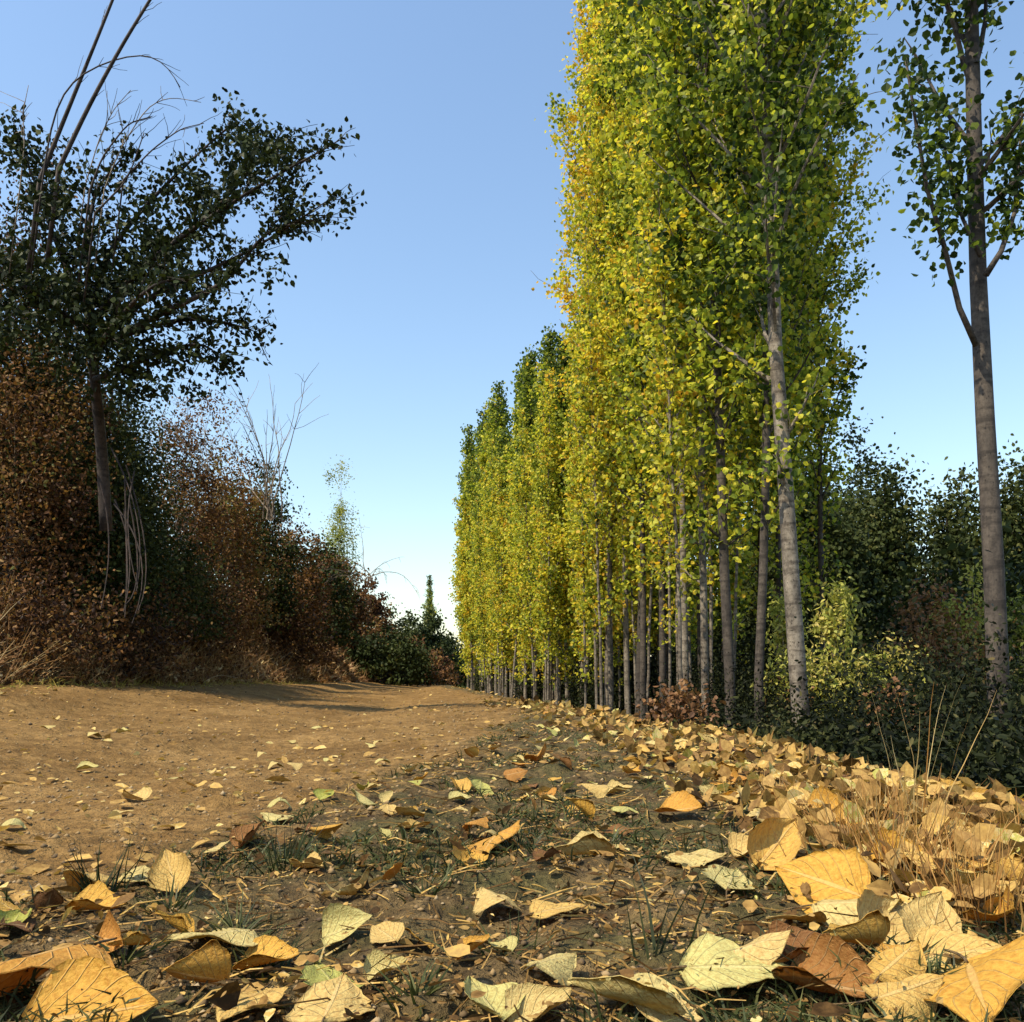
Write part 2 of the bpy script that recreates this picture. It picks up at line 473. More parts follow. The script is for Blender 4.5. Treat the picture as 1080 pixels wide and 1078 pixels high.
def make_poplar(hgt, r0, crown_r, base, nleaf, leafsize, seed, lowfrac=0.25, topgreen=0.0, trunkmat='bark', spread=1.0, maxr=1.0, lean=(0, 0)):
    """returns meshes: trunk, branches, crown. Limbs climb steeply, leaves hang in clumps along them."""
    rg = np.random.default_rng(seed)
    nz = 14
    zz = np.linspace(-0.5, hgt, nz)
    wx = np.cumsum(rg.normal(size=nz)) * 0.02 * hgt / 15; wy = np.cumsum(rg.normal(size=nz)) * 0.02 * hgt / 15
    wx -= wx[0]; wy -= wy[0]
    tp = np.stack([wx + lean[0] * zz, wy + lean[1] * zz, zz], -1)
    tr = r0 * np.clip(1 - zz / hgt, 0.03, 1) ** 0.8
    zz = np.insert(zz, 1, [0.0, .12, .35]); zz.sort()
    tp = np.stack([np.interp(zz, tp[:, 2], tp[:, 0]), np.interp(zz, tp[:, 2], tp[:, 1]), zz], -1)
    tr = r0 * np.clip(1 - zz / hgt, 0.03, 1) ** 0.8 * (1 + .45 * np.exp(-np.clip(zz, 0, 9) / .14))
    tb = MB(); tb.tube(tp, tr, 12)
    bb = MB(); lb = MB()
    nb = int(hgt * 4.5)
    P_, T_ = [], []
    wts = []
    for k in range(nb):
        u = (k + rg.random()) / nb
        z = base + (hgt * 0.985 - base) * u
        if u < lowfrac and rg.random() > 0.15 + 0.8 * u / lowfrac: continue
        c = np.array([np.interp(z, zz, tp[:, 0]), np.interp(z, zz, tp[:, 1]), z])
        a = k * 2.39996 + rg.normal() * 0.3
        el = R(rg.uniform(48, 70)) if u > 0.12 else R(rg.uniform(25, 60))
        L = crown_r * (0.75 + 0.5 * rg.random()) * (1.7 if u > .12 else 1.0) * min(1, 0.45 + u * 2.2) * min(1, (1 - u) ** 1.1 * 2.1 + 0.22)
        d = np.array([math.cos(a) * math.cos(el) * spread, math.sin(a) * math.cos(el) * spread, math.sin(el)])
        pts = branch_pts(c, d, L, 6, 0.35, rg, 0.07)
        rb = min(0.45 * np.interp(z, zz, tr), 0.02 + 0.012 * L)
        bb.tube(pts, np.linspace(rb, 0.004, 7), 5, cap=False)
        subs = [pts]
        for q in range(3):
            i = rg.integers(1, 6)
            dd = unit(pts[min(i + 1, 6)] - pts[i] + rg.normal(size=3) * 0.22 * L / 2)
            sp2 = branch_pts(pts[i], dd, L * rg.uniform(0.2, 0.45), 4, 0.15, rg, 0.1)
            bb.tube(sp2, np.linspace(0.008, 0.003, 5), 4, cap=False)
            subs.append(sp2)
        w = L * (1.0 if u > lowfrac else 0.7)
        P_.append((subs, w, u))
    tot = sum(w for _, w, _ in P_)
    pos, tone = [], []
    for subs, w, u in P_:
        n = max(8, int(nleaf * w / tot))
        for s_i, s_ in enumerate(subs):
            m = int(n * (0.4 if s_i == 0 else 0.2))
            if m < 1: continue
            nod = rg.uniform(0.12 if s_i == 0 else 0, 1, 4 if s_i == 0 else 2)
            tt = np.clip(rg.choice(nod, m) + rg.normal(size=m) * .05, 0, .999) * (len(s_) - 1)
            i = np.minimum(tt.astype(int), len(s_) - 2); f = (tt - i)[:, None]
            p = s_[i] * (1 - f) + s_[i + 1] * f
            p = p + rg.normal(size=(m, 3)) * 0.095 * (1 + 0.3 * crown_r) * rg.uniform(.7, 1.25)
            pos.append(p)
            t0 = rg.normal() * 0.14
            tone.append(np.clip(0.5 + t0 + rg.normal(size=m) * 0.17 - topgreen * u ** 2, 0, 1))
    pos = np.concatenate(pos); tone = np.concatenate(tone)
    leaves(lb, pos, leafsize * rg.uniform(0.7, 1.25, len(pos)), tone, 0.35, rg=rg, w=0.95)
    mk = lambda b, nm, mat: mesh_np(nm, np.concatenate(b.v), b.f, np.concatenate(b.t), mat, nm == 'trunk')
    return mk(tb, 'trunk', M[trunkmat]), mk(bb, 'branches', M[trunkmat]), mk(lb, 'crown', M['poplar'])

ORD = ['first', 'second', 'third', 'fourth', 'fifth', 'sixth', 'seventh', 'eighth', 'ninth', 'tenth', 'eleventh', 'twelfth', 'thirteenth',
       'fourteenth', 'fifteenth', 'sixteenth', 'seventeenth', 'eighteenth', 'nineteenth', 'twentieth']
ORD += ['twenty-' + w for w in ORD[:9]] + ['thirtieth'] + ['thirty-' + w for w in ORD[:9]] + ['fortieth'] + ['forty-' + w for w in ORD[:9]]
ROW = 'poplars standing in a row beside the path'

def put_poplar(meshes, x, y, rz, s, shift, label, group=ROW, name='poplar_tree', tilt=(0, 0), sz=None):
    t = thing(name, label, 'tree', (x, y, H(x, y) - 0.02), group)
    t.rotation_euler = (tilt[0], tilt[1], rz)
    t.scale = (s, s, sz or s)
    for nm, me in zip(('trunk', 'branches', 'crown'), meshes):
        c = link(nm, me, t)
        if nm == 'crown': c['shift'] = float(shift)
    return t

def row_xy(px, X):
    """where on the row line x = X stands the tree seen at px"""
    a = math.atan((px - 540) / F) + YAW
    return X, X / math.tan(a)

# two nearest trees, each its own shape
near1 = make_poplar(15, 0.086, 1.05, 3.9, 13000, 0.064, 101, 0.22, 0.0, 'greybark')
x, y = row_xy(1052, 4.9)
t1 = put_poplar(near1, x, y, 0, 1.0, -0.42, 'nearest poplar at the right edge with dark bare lower trunk and sparse leaves', tilt=(0, 0))
for pts_px, r_, k in (([(1040, 290, 0), (1056, 265, 0), (1070, 225, .1), (1074, 180, .15), (1078, 120, .2)], .026, 1),
                      ([(1030, 365, 0), (1012, 325, 0), (996, 260, -.1), (978, 200, -.2), (966, 130, -.2), (955, 60, -.3)], .026, 2),
                      ([(1034, 270, 0), (1015, 230, .1), (1000, 170, .2), (985, 110, .3)], .018, 3)):
    d0 = proj((x, y, 1))[2]
    pts = np.array([P(a, b, d0 + c) for a, b, c in pts_px])
    mb = MB(); loc = pts - np.array([x, y, H(x, y) - .02])
    mb.tube(loc, np.linspace(r_, r_ * .35, len(loc)), 7)
    br = mb.build('branch', M['greybark'], None, True)
    br.parent = t1
    lb = MB()
    n = 420
    q = rng.uniform(0.35, 1, n) * (len(loc) - 1); i = np.minimum(q.astype(int), len(loc) - 2); f = (q - i)[:, None]
    pp = loc[i] * (1 - f) + loc[i + 1] * f + rng.normal(size=(n, 3)) * 0.10
    leaves(lb, pp, 0.062 * rng.uniform(.7, 1.2, n), np.clip(rng.normal(.5, .16, n), 0, 1), .4, w=.95)
    lo = lb.build('foliage', M['poplar'], br); lo['shift'] = -0.38

near2 = make_poplar(17, 0.105, 1.25, 2.8, 18000, 0.08, 202, 0.22, 0.05, spread=1.35)
x, y = row_xy(846, 4.9)
put_poplar(near2, x, y, 0, 1.0, -0.20, 'second poplar from the right, pale grey trunk with its left side sunlit', tilt=(0, R(-1.6)))

tall = [make_poplar(19, 0.062, 1.1, 1.7, 17500, 0.085, 300 + k, 0.20, 0.06, ('bark', 'greybark')[k % 2]) for k in range(4)]
tall_bare = [make_poplar(18.5, 0.062, 1.05, 2.3, 16500, 0.085, 350 + k, 0.20, 0.06, ('greybark', 'bark')[k % 2]) for k in range(3)]
far = [make_poplar(13, 0.075, 0.85, 0.9, 11000, 0.105, 400 + k, 0.12, 0.42) for k in range(3)]

near_labels = [
    (800, 0.05, 'dark leaning slim poplar just left of the pale sunlit trunk', 0.0),
    (768, 0.0, 'dark poplar trunk standing just left of the leaning slim one', -0.04),
    (742, 0.0, 'pale slender poplar just left of the upright dark trunk', 0.02),
    (722, 0.0, 'grey poplar with lit left edge at the start of the dense row', 0.03),
]
# front row: from the near gap to the far end
k = 0; idx = 0
for px, _, lab, sh in near_labels:
    x, y = row_xy(px, 4.9 + rng.uniform(-.15, .15))
    put_poplar(tall_bare[(0, 2, 1, 1)[idx]], x, y, rng.uniform(0, 6.28), (1.2 if px == 768 else 1.0), sh, lab, sz=1.0, tilt=(R(rng.normal() * .8), R(-4 if px == 800 else rng.normal() * .8)))
    idx += 1
Y = y + 1.0
n = 0
while Y < 47:
    x = 4.9 + rng.uniform(-.25, .25)
    u = ORD[n]
    if Y < 19.2:
        me = tall[int(rng.integers(4))] if Y > 15.5 else tall_bare[int(rng.integers(3))]; s = rng.uniform(.92, 1.05); sh = float(np.interp(Y, [13, 16, 22], [0.02, .16, .28])) + rng.normal() * .03
        lab = f'tall yellow poplar, {u} in the dense row past the first separate trunks'
    else:
        me = far[int(rng.integers(3))]
        tgt = float(np.interp(Y, [19, 24, 28, 35, 47], [10.6, 10.6, 11.4, 12.6, 14.4]))
        s = tgt / 13 * rng.uniform(.86, 1.08); sh = .15 + rng.normal() * .05
        lab = f'lower yellow green poplar with dark tip, {u} in the dense front row'
    put_poplar(me, x, Y, rng.uniform(0, 6.28), min(s, 1.0), sh, lab, tilt=(R(rng.normal() * .9), R(rng.normal() * .9)), sz=s,
               group=ROW)
    Y += rng.uniform(.6, 1.0) if Y < 24 else rng.uniform(.8, 1.3)
    n += 1
slim = [make_poplar(10.5, 0.036, 0.5, 0.9, 3600, 0.085, 450 + k, 0.15, 0.0, 'bark') for k in range(3)]
slim_bare = [make_poplar(10.5, 0.034, 0.5, 1.8, 2800, 0.08, 460 + k, 0.2, 0.0, 'bark') for k in range(2)]
Y = 12.0; n = 0
while Y < 34:
    x = 4.75 + rng.uniform(-.75, .9)
    put_poplar(slim[n % 3] if Y > 17 else slim_bare[n % 2], x, Y, rng.uniform(0, 6.28), rng.uniform(.75, 1.0), .12 + rng.normal() * .06, f'slim young poplar between the row trunks, {ORD[n]} from the near end',
               group='slim young poplars between the row trunks', name='young_poplar', tilt=(R(rng.normal() * 1.6), R(rng.normal() * 1.6)))
    Y += rng.uniform(.35, .8); n += 1
# the rows behind
for X0, Y0, Y1, st, wd in ((6.6, 12.5, 46, 1.15, 'second row, behind the front one'), (8.4, 15, 46, 1.7, 'third row, deepest among the poplars')):
    Y = Y0; n = 0
    while Y < Y1:
        me = tall_bare[int(rng.integers(3))] if Y < 19 else far[int(rng.integers(3))]
        x = X0 + rng.uniform(-.35, .35)
        put_poplar(me, x, Y, rng.uniform(0, 6.28), rng.uniform(.85, .98), float(np.interp(Y, [12, 20, 44], [-.06, .1, .08])),
                   f'poplar trunk {ORD[n]} from the near end of the {wd}', group='poplars in the rows behind')
        Y += rng.uniform(.8, 1.25) * st; n += 1

# ------------------------------------------------------------------ shrubs and round trees
def shrub_meshes(rx, ry, rz, nclump, nleaf, lsize, seed, mat, stem='darkbark', base_z=0.0, r_stem=0.02, shell=0.55, low=0.12, tonevar=.12, clump=0.2, up=0.0, droop=.3, w=.7):
    rg = np.random.default_rng(seed)
    d = unit(rg.normal(size=(nclump, 3))); d[:, 2] = np.abs(d[:, 2]) * 1.15 - 0.15
    rr = rg.uniform(shell, 1.0, nclump)[:, None] * (1 + rg.normal(size=(nclump, 1)) * .12)
    c = d * rr * np.array([rx, ry, rz * (1 - low)]) + np.array([0, 0, rz * low + base_z])
    c[:, 2] = np.maximum(c[:, 2], base_z + 0.05)
    sb, lb = MB(), MB()
    for k in range(nclump):
        if k % 2 == 0 or nclump < 60:
            b0 = np.array([rg.normal() * rx * .12, rg.normal() * ry * .12, -0.15])
            mid = b0 * .5 + c[k] * .5 + np.array([0, 0, rz * .12]) + rg.normal(size=3) * .06
            tt = np.linspace(0, 1, 7)[:, None]
            pts = (1 - tt) ** 2 * b0 + 2 * tt * (1 - tt) * mid + tt ** 2 * c[k]
            sb.tube(pts, np.linspace(r_stem, r_stem * .25, 7), 5, cap=False)
    m = nleaf // nclump
    sig = clump * min(rx, rz)
    pos = (c[:, None] + rg.normal(size=(nclump, m, 3)) * sig * rg.uniform(.6, 1.4, (nclump, 1, 1)) * np.array([1, 1, 1 + up])).reshape(-1, 3)
    tone = np.clip(.45 + rg.normal(size=(nclump, 1)) * tonevar + rg.normal(size=(nclump, m)) * .13, 0, 1).reshape(-1)
    keep = pos[:, 2] > base_z - 0.05
    pos, tone = pos[keep], tone[keep]
    leaves(lb, pos, lsize * rg.uniform(.6, 1.3, len(pos)), tone, droop, rg=rg, w=w)
    mk = lambda b, nm, mt: mesh_np(nm, np.concatenate(b.v), b.f, np.concatenate(b.t), mt)
    return mk(sb, 'stems', M[stem]), mk(lb, 'foliage', M[mat])

SPEC = {'b': dict(mat='brush', stem='twig', lsize=.052, r_stem=.009, clump=.26, dens=2600, tonevar=.2, w=.6),
        'g': dict(mat='dark', stem='darkbark', lsize=.055, r_stem=.012, clump=.28, dens=2600, tonevar=.16),
        'd': dict(mat='dark', stem='darkbark', lsize=.17, r_stem=.05, clump=.5, dens=950, up=.35),
        'l': dict(mat='bright', stem='twig', lsize=.07, r_stem=.012, clump=.25, dens=2400, up=.5, shell=.35, w=.45),
        'r': dict(mat='rust', stem='redtwig', lsize=.07, r_stem=.010, clump=.25, dens=2600),
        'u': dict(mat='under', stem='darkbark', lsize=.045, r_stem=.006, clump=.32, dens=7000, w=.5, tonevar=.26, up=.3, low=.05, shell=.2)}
_cache = {}
def bush(kind, hw, hh, far_=1.0, unique=None):
    """a bush of its own real size: leaf size does not stretch with it"""
    hw = round(hw * 5) / 5 or .2; hh = max(.2, round(hh * 2.5) / 2.5)
    key = (kind, hw, hh, round(far_, 1), unique)
    if key not in _cache:
        q = dict(SPEC[kind]); dens = q.pop('dens'); ls = q.pop('lsize') * far_; mat = q.pop('mat'); stem = q.pop('stem'); cl = q.pop('clump')
        area = hw * hw + 2 * hw * hh
        n = int(min(34000, max(1500, dens * area / far_ ** 1.6)))
        nc = int(min(160, max(16, 22 * area)))
        _cache[key] = shrub_meshes(hw, hw, hh, nc, n, ls, 900 + len(_cache), mat, stem, clump=cl * min(1, .8 / max(hw, .5)) , **q)
    return _cache[key]

def put_shrub(meshes, x, y, s, rz, label, name='shrub', cat='shrub', group=None, shift=0.0, names=('stems', 'foliage'), z=None):
    t = thing(name, label, cat, (x, y, (H(x, y) if z is None else z)), group, rz)
    t.scale = s if isinstance(s, tuple) else (s, s, s)
    for nm, me in zip(names, meshes):
        c = link(nm, me, t)
        if nm in ('foliage', 'crown'): c['shift'] = float(shift)
    return t

def scaled_to(px, top, y_world=None, d=None, X=None):
    """position seen at px (X fixed, or depth d) and the height that reaches up to pixel row top"""
    a = math.atan((px - 540) / F) + YAW
    if X is not None:
        yy = X / math.tan(a); xx = X
    else:
        q = P(px, HORIZON, d); xx, yy = q[0], q[1]
    dd = proj((xx, yy, .3))[2]
    ztop = CAM[2] + (HORIZON - top) / F * dd
    return xx, yy, ztop - H(xx, yy)

# --- left bank
bank = [  # px, top row, setback from the foot, half width, kind, label
    (-60, 215, 2.2, 1.5, 'g', 'dark green bush at the left edge high on the bank'),
    (15, 195, 1.5, 1.0, 'b', 'rust brown creeper mass at the left edge below the leaning tree'),
    (0, 395, 1.0, 1.0, 'b', 'brown thicket low at the left edge of the bank'),
    (70, 330, 1.6, 1.1, 'g', 'dark green bush under the crown of the leaning tree'),
    (55, 470, .8, .8, 'g', 'small dark bush in the shade left of the hanging roots'),
    (100, 440, .55, .75, 'g', 'dark bush hiding the foot of the leaning tree'),
    (128, 410, 1.5, .9, 'g', 'dark green bush right above the hanging roots'),
    (188, 428, 1.3, 1.0, 'b', 'tall brown creeper bush, its flat top against the sky'),
    (232, 462, 1.4, 1.1, 'b', 'brown bush right of the tall creeper bush'),
    (262, 490, 1.3, 1.2, 'g', 'dark green bush under the bare twiggy shrub'),
    (175, 560, .6, .7, 'g', 'low green bramble at the middle of the bank'),
    (215, 590, .4, .8, 'b', 'low brown bramble beside the green bramble'),
    (300, 535, 1.3, 1.4, 'b', 'brown bush below the bare twigs on the bank'),
    (328, 563, 1.3, 1.5, 'g', 'dark bush left of the light green sapling'),
    (300, 620, .4, 1.1, 'b', 'brown brush at the foot of the bank below the sapling'),
    (358, 588, 1.2, 1.6, 'b', 'brown bush standing in front of the light green sapling'),
    (385, 608, 1.2, 2.0, 'b', 'brown bush under the arching bare canes'),
    (385, 660, .2, 1.2, 'b', 'tawny brush lit by the sun at the far bank foot'),
    (405, 626, 1.2, 2.6, 'g', 'dark bush farther along the bank where it gets low'),
    (428, 648, 1.0, 3.0, 'b', 'low brown bush near the far end of the bank'),
    (120, 640, .1, .7, 'b', 'low brown weeds at the bank foot under the roots'),
    (150, 610, .5, .6, 'b', 'small brown bramble right in front of the hanging roots'),
    (30, 610, .2, .8, 'b', 'brown weeds at the bank foot by the left edge'),
]
for i, (px, top, back, hw, kd, lab) in enumerate(bank):
    a = math.atan((px - 540) / F) + YAW
    Yk = 8.0
    for _ in range(60):
        X_ = float(foot(Yk)) - back
        if px < 395: Yn = X_ / math.tan(a)
        else: Yn = float(np.interp(px, [395, 405, 425, 445], [36, 42, 52, 60]))
        Yk = .5 * Yk + .5 * min(max(Yn, 5.0), 60)
    X_ = float(foot(Yk)) - back
    dd = proj((X_, Yk, .3))[2]
    hh = CAM[2] + (HORIZON - top) / F * dd - H(X_, Yk)
    hh = max(hh, .4)
    if px >= 395: X_ = P(px, 700, dd)[0]
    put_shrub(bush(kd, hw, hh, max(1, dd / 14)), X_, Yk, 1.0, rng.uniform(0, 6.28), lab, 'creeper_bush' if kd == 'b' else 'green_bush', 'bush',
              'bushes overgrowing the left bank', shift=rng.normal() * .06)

# dry brush that nobody could count, all over the bank
mb = MB()
n = 42000
Yb = np.exp(rng.uniform(math.log(4.5), math.log(60), n)); db = np.abs(rng.normal(0, 1.1, n))
Xb = foot(Yb) - db + .35 * rng.random(n)
Zb = height(Xb, Yb)
leaves(mb, np.stack([Xb, Yb, Zb + rng.exponential(.10, n)], -1), (.032 + .0035 * Yb) * rng.uniform(.4, 1.5, n), np.clip(rng.normal(.46, .24, n), 0, 1), .2, flat=.2, w=.45)
for k in range(5200):
    Yk = math.exp(rng.uniform(math.log(4.5), math.log(45))); Xk = float(foot(Yk)) - abs(rng.normal(0, .9)) + .2
    L = rng.uniform(.15, .75)
    pts = branch_pts((Xk, Yk, H(Xk, Yk) - .03), unit(np.array([rng.normal() * .5 + .2, rng.normal() * .5, 1.0])), L, 5, -0.9 * rng.random(), rng, .12)
    mb.tube(pts, np.linspace(.0035 + .0002 * Yk, .0015, 6), 3, tone=float(np.clip(rng.normal(.72, .2), 0, 1)), cap=False)
M['strawbrush'] = leaf_mat('dry_brush', [(0, (.035, .02, .012)), (.3, (.12, .060, .028)), (.6, (.27, .145, .06)), (.85, (.46, .31, .14)), (1, (.55, .44, .24))], 0.2, .1)
tag(mb.build('dry_brush', M['strawbrush']), 'brown dead leaves and stalks covering the bank', 'dry brush', kind='stuff')

# hanging roots / stems (dark purplish bundle)
for j, (px, lab) in enumerate(((128, 'bundle of brown hanging roots on the shaded bank under the leaning tree'),)):
    d = 8.6
    base = P(px, 655, d); t = thing('root_bundle', lab, 'roots', tuple(base))
    for q in range(9):
        ox = rng.normal() * 13; top = P(px + ox + rng.normal() * 8, 480 + rng.uniform(-10, 60), d + rng.uniform(.5, .9)); bot = P(px + ox * 1.3 + rng.normal() * 8 + 4, 645 + rng.uniform(-30, 15), d - .05)
        mid = (top + bot) / 2 + rng.normal(size=3) * .16
        tt = np.linspace(0, 1, 9)[:, None]
        pts = (1 - tt) ** 2 * top + 2 * tt * (1 - tt) * mid + tt ** 2 * bot - base
        m_ = MB(); m_.tube(pts, np.linspace(.009, .004, 9), 6)
        m_.build('root', M['redtwig'], t)

# --- leaning tree upper left
def limb_px(pts_px, d0):
    return np.array([P(a, b, d0 + c) for a, b, c in pts_px])
def smooth(pts, n=14):
    pts = np.asarray(pts); s = np.linspace(0, len(pts) - 1, n)
    for _ in range(1):
        q = np.stack([np.interp(s, range(len(pts)), pts[:, k]) for k in range(3)], -1)
    k = np.array([.25, .5, .25])
    for _ in range(2):
        q[1:-1] = q[:-2] * .25 + q[1:-1] * .5 + q[2:] * .25
    return q
D0 = 8.6
base = limb_px([(112, 560, 1.2)], D0)[0]
LT = thing('leaning_tree', 'dark leafy tree leaning out from the top of the bank at upper left', 'tree', tuple(base))
trunk = smooth(limb_px([(112, 560, 1.2), (108, 480, 1.1), (100, 400, .7), (95, 330, .5)], D0), 12)
m_ = MB(); m_.tube(trunk - base, np.linspace(.07, .045, 12), 10); m_.build('trunk', M['darkbark'], LT, True)
limbs = [
    [(97, 370, .5), (150, 315, .3), (210, 290, .1), (270, 262, 0), (345, 212, 0)],
    [(96, 340, .5), (140, 290, .2), (190, 250, 0), (250, 210, -.2), (300, 180, -.2), (352, 152, -.2)],
    [(97, 370, .5), (150, 345, .6), (200, 335, .8), (240, 340, .9), (270, 350, 1)],
    [(95, 330, .5), (110, 270, .6), (150, 220, .8), (200, 170, .9), (245, 130, 1)],
    [(100, 400, .5), (130, 390, .2), (170, 370, .2), (215, 360, .3), (235, 380, .3)],
    [(95, 330, .5), (60, 260, .4), (40, 200, .4), (20, 150, .3)],
    [(95, 350, .5), (50, 320, .2), (10, 290, .0), (-40, 270, 0)],
    [(96, 345, .5), (130, 300, .9), (170, 262, 1.3), (215, 240, 1.5), (255, 180, 1.6)],
    [(97, 380, .5), (120, 340, -.4), (160, 300, -.7), (200, 290, -.8)],
    [(95, 330, .5), (90, 260, .5), (100, 200, .6), (130, 165, .6)],
    [(96, 345, .5), (160, 270, .3), (225, 225, .3), (290, 150, .2)],
    [(97, 370, .5), (180, 325, 0), (240, 300, -.2), (280, 240, -.2), (325, 235, -.2)],
]
pos, tone = [], []
tw = MB()
for L_ in limbs:
    pts = smooth(limb_px(L_, D0), 14)
    m_ = MB(); m_.tube(pts - base, np.linspace(.035, .006, 14), 6); m_.build('branch', M['darkbark'], LT, True)
    for q in range(30):
        i = int(rng.integers(3, 14)); dd = unit(pts[min(i, 13)] - pts[i - 2] + rng.normal(size=3) * .16)
        tp_ = branch_pts(pts[i], dd, rng.uniform(.15, .55), 5, -.1, rng, .16)
        tw.tube(tp_ - base, np.linspace(.006, .0025, 6), 3, cap=False)
        m = int(rng.integers(4, 26))
        s = rng.uniform(0, 5, m); i2 = np.minimum(s.astype(int), 4); f = (s - i2)[:, None]
        pos.append(tp_[i2] * (1 - f) + tp_[i2 + 1] * f + rng.normal(size=(m, 3)) * .045); tone.append(np.clip(rng.normal(.42, .2, m), 0, 1))
tw.build('twigs', M['darkbark'], LT)
pos = np.concatenate(pos)
# leafy clumps seen in the outer crown and a few drooping sprays below
for cx, cy, sx, sy, m in ((265, 165, 32, 22, 560), (215, 205, 30, 25, 330), (305, 205, 18, 22, 220), (305, 160, 22, 12, 160), (250, 120, 10, 10, 50), (60, 210, 45, 40, 500),
                          (110, 290, 60, 40, 900), (60, 330, 60, 45, 900), (180, 290, 45, 30, 480), (120, 380, 45, 35, 900), (215, 340, 35, 28, 180), (20, 160, 25, 25, 130), (190, 385, 28, 25, 120),
                          (285, 300, 15, 20, 45), (150, 230, 30, 30, 200), (35, 275, 40, 40, 500)):
    # into small tufts
    nt_ = max(3, m // 9)
    tx = rng.normal(size=nt_) * sx * .62 + cx; ty = rng.normal(size=nt_) * sy * .62 + cy; td = rng.normal(size=nt_) * .45 + .3
    for a_, b_, c_ in zip(tx, ty, td):
        c0 = P(a_, b_, D0 + c_)
        mm = int(rng.integers(8, 26))
        pos = np.concatenate([pos, c0 + rng.normal(size=(mm, 3)) * .075]); tone.append(np.clip(rng.normal(.4, .2, mm), 0, 1))
tone = np.concatenate(tone)
m_ = MB(); leaves(m_, pos - base, .062 * rng.uniform(.6, 1.3, len(pos)), tone, .4, w=.7)
m_.build('crown', M['dark'], LT)['shift'] = -.2

# bare canes
CG = 'bare canes rising from the bank'
for i, (pts_px, r_, lab, mt) in enumerate((
    ([(42, 190, .1), (66, 130, .1), (93, 64, .1), (122, -8, .1), (146, -70, .1)], .022, 'left of the two thick dark bare canes rising out of the top edge', 'darkbark'),
    ([(62, 178, 0), (92, 115, 0), (126, 52, 0), (163, -8, 0), (190, -50, 0)], .022, 'right of the two thick dark bare canes rising out of the top edge', 'darkbark'),
    ([(45, 190, 0), (55, 120, 0), (75, 85, 0), (110, 65, 0), (150, 56, 0), (175, 66, 0), (190, 92, 0)], .009, 'thin dark cane arching over between the two thick canes', 'darkbark'),
    ([(95, 200, 0), (108, 165, 0), (135, 130, 0), (160, 123, 0)], .010, 'thin cane bent over beside the leafy crown', 'darkbark'),
    ([(90, 195, .3), (105, 145, .3), (120, 115, .3), (138, 95, .3)], .006, 'thin straight twig right of the thick dark canes', 'twig'),
    ([(110, 200, .2), (125, 160, .2), (155, 112, .2), (180, 102, .2), (212, 108, .2)], .006, 'pale thin arching cane above the leafy crown', 'twig'),
    ([(130, 190, .1), (160, 158, .1), (190, 136, .1), (215, 130, .1)], .008, 'grey cane leading into the outer crown', 'darkbark'),
    ([(22, 190, 0), (26, 150, 0), (24, 120, 0), (30, 90, 0)], .006, 'short upright twig at the far left', 'twig'),
    ([(100, 225, 0), (130, 195, 0), (140, 175, 0), (152, 140, 0)], .010, 'short dark cane at the middle of the tangled branches', 'darkbark'),
)):
    pts = smooth(limb_px(pts_px, 8.3), 16)
    b0 = pts[0]
    t = thing('bare_cane', lab, 'cane', tuple(b0), CG)
    root = np.array([b0, b0 + np.array([-.1, .1, -.9])])
    m_ = MB(); m_.tube(np.concatenate([root[::-1][:1], pts]) - b0, np.concatenate([[r_], np.linspace(r_, r_ * .45, 16)]), 6); m_.build('stem', M[mt], t, True)
    m_ = MB()
    for q in range(9):
        k2 = int(rng.integers(3, 15)); p3 = branch_pts(pts[k2], unit(pts[k2] - pts[k2 - 1] + rng.normal(size=3) * .03), rng.uniform(.1, .35), 4, 0.0, rng, .12)
        m_.tube(p3 - b0, np.linspace(.004, .002, 5), 3, cap=False)
    m_.build('twigs', M[mt], t)

# bare twiggy shrub and arching canes, farther along
def bare_shrub(px, bot, top, d, nst, spread, label, arch=0.0, rr=.012, group=None):
    b0 = P(px, bot, d)
    t = thing('bare_shrub', label, 'shrub', tuple(b0), group)
    s, w_ = MB(), MB()
    Hh = (bot - top) / F * d
    for k in range(nst):
        dr = unit(np.array([rng.normal() * spread, rng.normal() * spread, 1.0]))
        L = Hh * rng.uniform(.55, 1.05)
        pts = branch_pts((rng.normal() * .1, rng.normal() * .1, -.4), dr, L + .4, 9, -arch * rng.random(), rng, .07)
        s.tube(pts, np.linspace(rr, rr * .3, 10), 5, cap=False)
        for q in range(7):
            i = int(rng.integers(3, 10)); dd = unit(pts[i] - pts[i - 1] + rng.normal(size=3) * .5 * np.linalg.norm(pts[i] - pts[i - 1]))
            p2 = branch_pts(pts[i], dd, L * rng.uniform(.12, .3), 4, -arch * .4, rng, .12)
            w_.tube(p2, np.linspace(rr * .4, rr * .2, 5), 3, cap=False)
    s.build('stems', M['twig'], t); w_.build('twigs', M['twig'], t)
    return t
bare_shrub(285, 530, 400, 20, 11, .22, 'bare grey twiggy shrub standing up against the sky above the bank', rr=.018)
bare_shrub(385, 600, 545, 30, 10, .7, 'thin bare arching canes over the bank beside the light sapling', arch=2.2, rr=.016)
bare_shrub(215, 470, 395, 14, 6, .5, 'few thin twigs with withered tips above the tall creeper bush', rr=.007)

